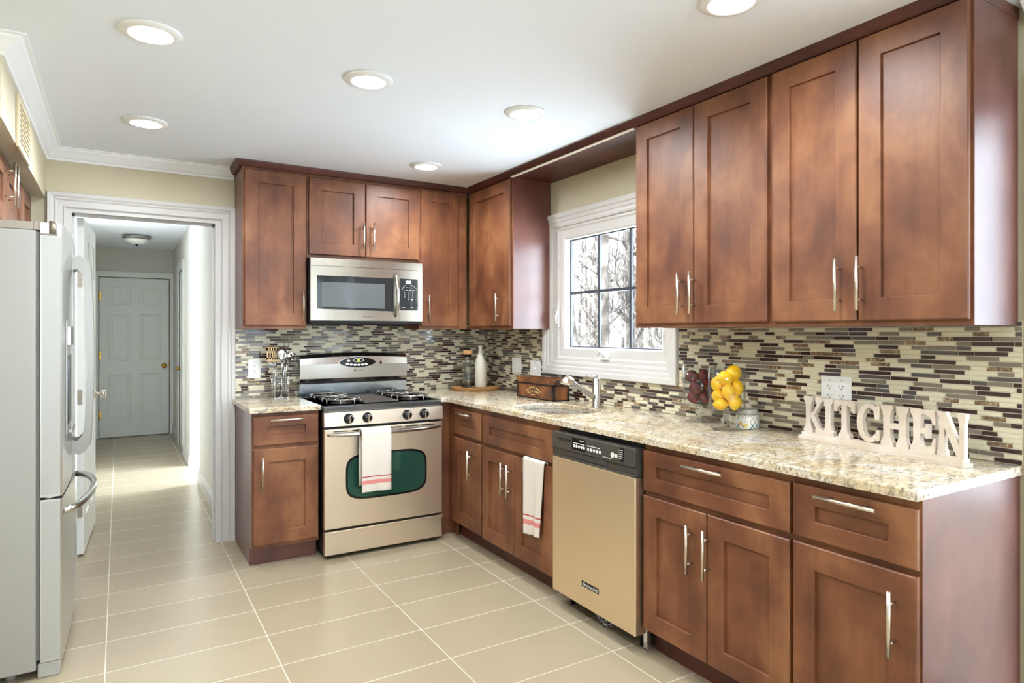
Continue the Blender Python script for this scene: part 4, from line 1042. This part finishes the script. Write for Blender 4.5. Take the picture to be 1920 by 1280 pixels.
# candle
cc = (-.083, -2.579, ZT)
t = thing('jar_candle', 'round lidded candle jar with teal ogee pattern beside the lemon jar', 'candle', cc)
m = MB(); m.lathe([(0, .0003), (.045, .0003), (.049, .004), (.050, .010), (.050, .056), (.046, .063), (0, .063)], cc, 40); m.build('jar', CANDLE, t)
m = MB(); m.lathe([(0, .0635), (.043, .0635), (.043, .085), (.040, .088), (0, .088)], cc, 36); m.build('lid', CANDLE_G, t)
m = MB(); rings = []
for z in (.004, .052): rings.append([m.bm.verts.new((cc[0] + .0508 * math.cos(a), cc[1] + .0508 * math.sin(a), cc[2] + z)) for a in [R(176 + 7 * i) for i in range(9)]])
m.skin(rings, cap=False, closed=False); m.build('paper_label', PLASTW, t)
m = MB()
def on_label(mb, deg, z, r_):
    pts = [(deg + math.degrees(r_ * math.cos(2 * math.pi * i / 14) / .0508), z + r_ * math.sin(2 * math.pi * i / 14)) for i in range(14)]
    mb.poly([(cc[0] + .0513 * math.cos(R(d)), cc[1] + .0513 * math.sin(R(d)), cc[2] + zz) for d, zz in pts])
on_label(m, 186, .024, .008); m.mi = 1; on_label(m, 212, .018, .010); m.mi = 2; on_label(m, 199, .014, .004); on_label(m, 222, .034, .003)
m.build('label_fruit_print', [mat('print_orange', (240, 186, 80), .5), mat('print_lemon', (222, 212, 120), .5), mat('print_leaf', (96, 136, 96), .5)], t)

# ------------------------------------------------------------------ KITCHEN sign
P0 = Vector((-.116, -2.86, 0)); e_ = Vector((-.155646, -.987813, 0)); n_ = Vector((-.987813, .155646, 0))
FS = lambda s, d, z: P0 + e_ * s - n_ * d + Vector((0, 0, z))
t = thing('letter_sign', 'whitewashed wooden block letters spelling KITCHEN on a stepped base', 'sign', FS(.325, .026, ZT))
def sbox(mb, s0, s1, d0, d1, z0, z1): mb.prism([(s0, z0), (s1, z0), (s1, z1), (s0, z1)], lambda a, b, w_: FS(a, w_, b), d0, d1)
m = MB(); sbox(m, -.004, .652, 0, .052, ZT + .0003, .9265); m.build('base', WHITEWASH, t)
m = MB(); sbox(m, .002, .646, .010, .046, .9265, .9405); m.build('plinth', WHITEWASH, t)
def stem(cx, h, s, z0=0.0, z1=1.0, top=True, bot=True):
    L = []
    L += [(s, z0), (s, z0 + .10), (h * 1.35, z0 + .15), (h, z0 + .26)] if bot else [(h, z0)]
    L += [(h, z1 - .26), (h * 1.35, z1 - .15), (s, z1 - .10), (s, z1)] if top else [(h, z1)]
    return [(cx + a, b) for a, b in L] + [(cx - a, b) for a, b in reversed(L)]
LET = {
 'K': [stem(.24, .125, .24), [(.36, .40), (.70, .80), (.62, .90), (.62, 1.0), (1.0, 1.0), (1.0, .90), (.90, .84), (.50, .42)], [(.34, .52), (.48, .60), (.86, .16), (1.0, .10), (1.0, 0), (.62, 0), (.62, .10), (.64, .15), (.34, .44)]],
 'I': [stem(.5, .26, .5)],
 'T': [stem(.5, .125, .27, 0, .9, False, True), [(.0, .68), (.0, 1.0), (1.0, 1.0), (1.0, .68), (.90, .68), (.80, .82), (.62, .88), (.38, .88), (.20, .82), (.10, .68)]],
 'H': [stem(.22, .125, .22), stem(.78, .125, .22), [(.22, .43), (.78, .43), (.78, .57), (.22, .57)]],
 'E': [stem(.26, .14, .26), [(.3, .88), (.3, 1.0), (.96, 1.0), (1.0, .66), (.88, .66), (.80, .82), (.62, .88)], [(.3, 0), (.3, .12), (.62, .12), (.82, .18), (.90, .36), (1.0, .36), (.97, 0)], [(.3, .43), (.3, .56), (.55, .56), (.60, .66), (.72, .66), (.72, .33), (.60, .33), (.55, .43)]],
 'N': [stem(.16, .085, .16, 0, 1.0, False, True), stem(.86, .085, .14, 0, 1.0, True, False), [(.0, 1.0), (.30, 1.0), (.945, .0), (.70, .0), (.06, .90), (.0, .90)]],
}
Cc = []
for i in range(19): a = R(42 + 276 * i / 18); Cc.append((.54 + .54 * math.cos(a) * 1.0, .5 + .5 * math.sin(a)))
Ci = []
for i in range(19): a = R(318 - 276 * i / 18); Ci.append((.56 + .30 * math.cos(a), .5 + .385 * math.sin(a)))
LET['C'] = [Cc + Ci, [(.80, .60), (.98, .60), (1.0, .98), (.86, .94), (.72, .86)], [(.76, .12), (.90, .06), (1.0, .10), (.99, .34), (.86, .34)]]
for ch_, s0, s1 in (('K', .006, .099), ('I', .1005, .149), ('T', .153, .244), ('C', .254, .348), ('H', .353, .458), ('E', .465, .553), ('N', .558, .650)):
    m = MB(); zb, zt_ = .9407, 1.085
    for k, pl in enumerate(LET[ch_]): m.prism([(s0 + a * (s1 - s0), zb + b * (zt_ - zb)) for a, b in pl], lambda a, b, w_: FS(a, w_, b), .0185 + k * .0004, .0375 - k * .0004)
    m.build('letter', WHITEWASH, t)

# ------------------------------------------------------------------ outlets and switches
def plate(F, name, label, u0, u1, z0, z1, kind, w_=.0086):
    t = thing(name, label, 'outlet' if 'outlet' in name else 'switch', F((u0 + u1) / 2, w_, z0))
    m = MB(); fbox(m, F, u0, u1, w_, w_ + .005, z0, z1, .002); m.build('cover_plate', PLASTW, t)
    zc = (z0 + z1) / 2; us = [(u0 + u1) / 2] if kind[1] == 1 else [u0 + (u1 - u0) * .3, u0 + (u1 - u0) * .7]
    for u in us:
        if kind[0] == 'duplex':
            m = MB(); fbox(m, F, u - .017, u + .017, w_ + .005, w_ + .0062, zc - .036, zc + .036, .0005); r_ = m.build('receptacle', PLASTW, t)
            m = MB()
            for s in (-1, 1):
                z = zc + s * .019
                for q in (-1, 1): fbox(m, F, u + q * .0065 - .0012, u + q * .0065 + .0012, w_ + .006, w_ + .0066, z - .001, z + .008)
                m.cyl(F(u, w_ + .006, z - .007), F(u, w_ + .0066, z - .007), .0028, seg=10)
            m.build('socket_slots', SLOT, r_)
        elif kind[0] == 'rocker':
            m = MB(); fbox(m, F, u - .016, u + .016, w_ + .005, w_ + .0075, zc - .033, zc + .033, .001); m.build('rocker', PLASTW, t)
        else:
            m = MB(); fbox(m, F, u - .004, u + .004, w_ + .005, w_ + .014, zc - .003, zc + .010, .001); m.build('toggle', PLASTW, t)
    m = MB()
    for u in us:
        for s in (-1, 1): m.cyl(F(u, w_ + .005, zc + s * .047), F(u, w_ + .0056, zc + s * .047), .0025, seg=10)
    m.build('screws', SLOT, t)
    return t
plate(FB, 'wall_outlet', 'white single outlet plate on the mosaic beside the utensil caddy', -1.778, -1.700, 1.043, 1.166, ('duplex', 1))
plate(FR, 'light_switch', 'white double switch plate on the mosaic nearest the corner bottles', .432, .556, 1.044, 1.160, ('rocker', 2))
plate(FR, 'light_switch', 'white toggle plate directly above the wooden box', .680, .808, 1.030, 1.148, ('toggle', 1))
plate(FR, 'wall_outlet', 'white double outlet plate behind the wooden letters', 2.889, 3.018, 1.040, 1.167, ('duplex', 2))

# ------------------------------------------------------------------ ceiling lights and vent
GL = 'recessed ceiling lights in the kitchen'
for (x, y, lab) in ((-2.405, -1.930, 'recessed ceiling light in front of the refrigerator soffit'), (-2.385, -.815, 'recessed ceiling light nearest the hall doorway'),
                    (-1.612, -1.912, 'recessed ceiling light in the middle of the room, facing the sink'), (-.838, -1.908, 'recessed ceiling light nearest the window bridge panel'),
                    (-.844, -.756, 'recessed ceiling light nearest the inner corner of the cabinets'), (-.842, -3.125, 'recessed ceiling light in front of the end wall cabinet'),
                    (-2.40, -3.125, 'unseen added ceiling light level with the end wall cabinet but on the refrigerator side'), (-1.62, -5.0, 'unseen added ceiling light over the back of the room'), (-2.6, -6.0, 'unseen added ceiling light near the added rear window')):  # these last three are unseen lamps, added to brighten the room
    t = thing('recessed_light', lab, 'ceiling light', (x, y, H), GL)
    m = MB(); m.lathe([(.098, 0), (.100, -.003), (.096, -.007), (.078, -.013), (.064, -.012), (.060, -.004), (.0605, -.0015), (.098, -.0005)], (x, y, H - .0003), 36); m.build('trim_ring', PLASTW, t)
    m = MB(); m.lathe([(0, -.003), (.0605, -.003), (.0605, -.0015), (0, -.0015)], (x, y, H - .0003), 32); m.build('lens', LAMP, t)
    m = MB()
    for i in range(3): a = R(70 + 25 * i); m.box(x + .052 * math.cos(a) - .001, x + .052 * math.cos(a) + .001, y + .052 * math.sin(a) - .006, y + .052 * math.sin(a) + .006, H - .006, H - .0034)
    m.build('lens_clip', NICKEL, t)
t = thing('flush_ceiling_light', 'frosted dome ceiling light with grey rim in the hall', 'ceiling light', (-2.33, 3.86, 2.43))
m = MB(); m.lathe([(0, -.0005), (.130, -.0005), (.142, -.012), (.142, -.030), (.128, -.044), (0, -.040)], (-2.33, 3.86, 2.43), 36); m.build('rim', mat('grey_metal_rim', (150, 148, 146), .4, .7), t)
m = MB(); m.lathe([(.126, -.042), (.112, -.066), (.080, -.086), (.040, -.097), (0, -.100)], (-2.33, 3.86, 2.43), 36); m.build('glass_dome', mat('frosted_dome', (236, 234, 230), .4), t)
m = MB(); m.lathe([(0, -.099), (.016, -.100), (.012, -.110), (.006, -.120), (0, -.124)], (-2.33, 3.86, 2.43), 16); m.build('finial', IRON, t)
t = thing('wall_vent', 'painted louvred air vent on the soffit above the refrigerator', 'vent', (-2.86, -1.04, 2.12))
m = MB(); m.box(-2.8595, -2.848, -1.235, -.86, 2.10, 2.318, .003); m.build('frame', mat('vent_beige', (214, 202, 170), .5), t)
m = MB()
for j in range(3):
    for i in range(8): m.box(-2.8485, -2.844, -1.20 + j * .11, -1.11 + j * .11, 2.128 + i * .021, 2.138 + i * .021, .001)
m.build('louvres', mat('vent_louvre', (196, 182, 150), .5), t)

# ------------------------------------------------------------------ winter wood outside the window
m = MB(); m.poly([(.2, -9, -.9), (60, -9, -.9), (60, 60, 1.6), (.2, 60, 1.6)]); struct('ground_outside', m, GROUND)
from mathutils.bvhtree import BVHTree
GROVE = []
def tree(name, base, height, r0, seed, lean, nb, label, group):
    """one bare tree; returns None when its twigs would cross a neighbour's"""
    rnd = random.Random(seed); mb = MB(); B = Vector(base)
    n = 12; pts = []; rs = []; off = Vector((0, 0, 0))
    for i in range(n + 1):
        t_ = i / n; off += Vector((rnd.uniform(-1, 1), rnd.uniform(-1, 1), 0)) * r0 * .35
        pts.append(B + Vector((lean[0] * t_ * height, lean[1] * t_ * height, t_ * height)) + off); rs.append(r0 * (1 - .72 * t_) + .004)
    mb.tube(pts, rs, 8)
    def branch(p, d, L, r_, depth):
        q = [p]; rr_ = [r_]; dd = d.normalized(); k = 5
        for i in range(k):
            dd = (dd + Vector((rnd.uniform(-.3, .3), rnd.uniform(-.3, .3), rnd.uniform(-.12, .3)))).normalized(); q.append(q[-1] + dd * L / k); rr_.append(r_ * (1 - .8 * (i + 1) / k) + .0025)
        mb.tube(q, rr_, 5, cap=False)
        if depth:
            for i in range(4):
                j = rnd.randint(1, k - 1); branch(q[j], dd + Vector((rnd.uniform(-1, 1), rnd.uniform(-1, 1), rnd.uniform(-.2, .8))), L * .5, rr_[j] * .6, depth - 1)
    for i in range(nb):
        t_ = rnd.uniform(.15, .55) if i % 3 else rnd.uniform(.5, .95); k = t_ * n; j = int(k); p_ = pts[j].lerp(pts[min(j + 1, n)], k - j); a = rnd.uniform(0, 6.283)
        branch(p_, Vector((math.cos(a), math.sin(a), rnd.uniform(.1, .8))), height * rnd.uniform(.09, .18), rs[j] * .42, 2)
    bv = BVHTree.FromBMesh(mb.bm)
    lo = [min(v.co[i] for v in mb.bm.verts) for i in range(3)]; hi = [max(v.co[i] for v in mb.bm.verts) for i in range(3)]
    for l2, h2, b2_ in GROVE:
        if all(lo[i] < h2[i] and l2[i] < hi[i] for i in range(3)) and bv.overlap(b2_): mb.bm.free(); return None
    GROVE.append((lo, hi, bv))
    return mb.own(name, BARK, label, 'tree', group)
rnd = random.Random(11)
GT = 'bare winter trees beyond the kitchen window'
tree('bare_tree', (4.1, 3.0, -.7), 6.5, .085, 101, (.01, -.04), 13, 'thick bare tree nearest the kitchen window', GT)
k = tries = 0
while k < 56 and tries < 420:
    tries += 1
    dist = rnd.uniform(5.0, 30.0); ang = R(rnd.uniform(36.0, 54.0))
    x, y = -.3 + dist * math.cos(ang), -2.1 + dist * math.sin(ang)
    o = tree('bare_tree', (x, y, -.85 + .03 * y), rnd.uniform(6.0, 9), rnd.choice([.028, .035, .045, .06, .085]), 200 + tries, (rnd.uniform(-.08, .08), rnd.uniform(-.08, .08)), rnd.randint(5, 8),
         'slender bare winter tree among the others seen through the kitchen window', GT)
    k += o is not None
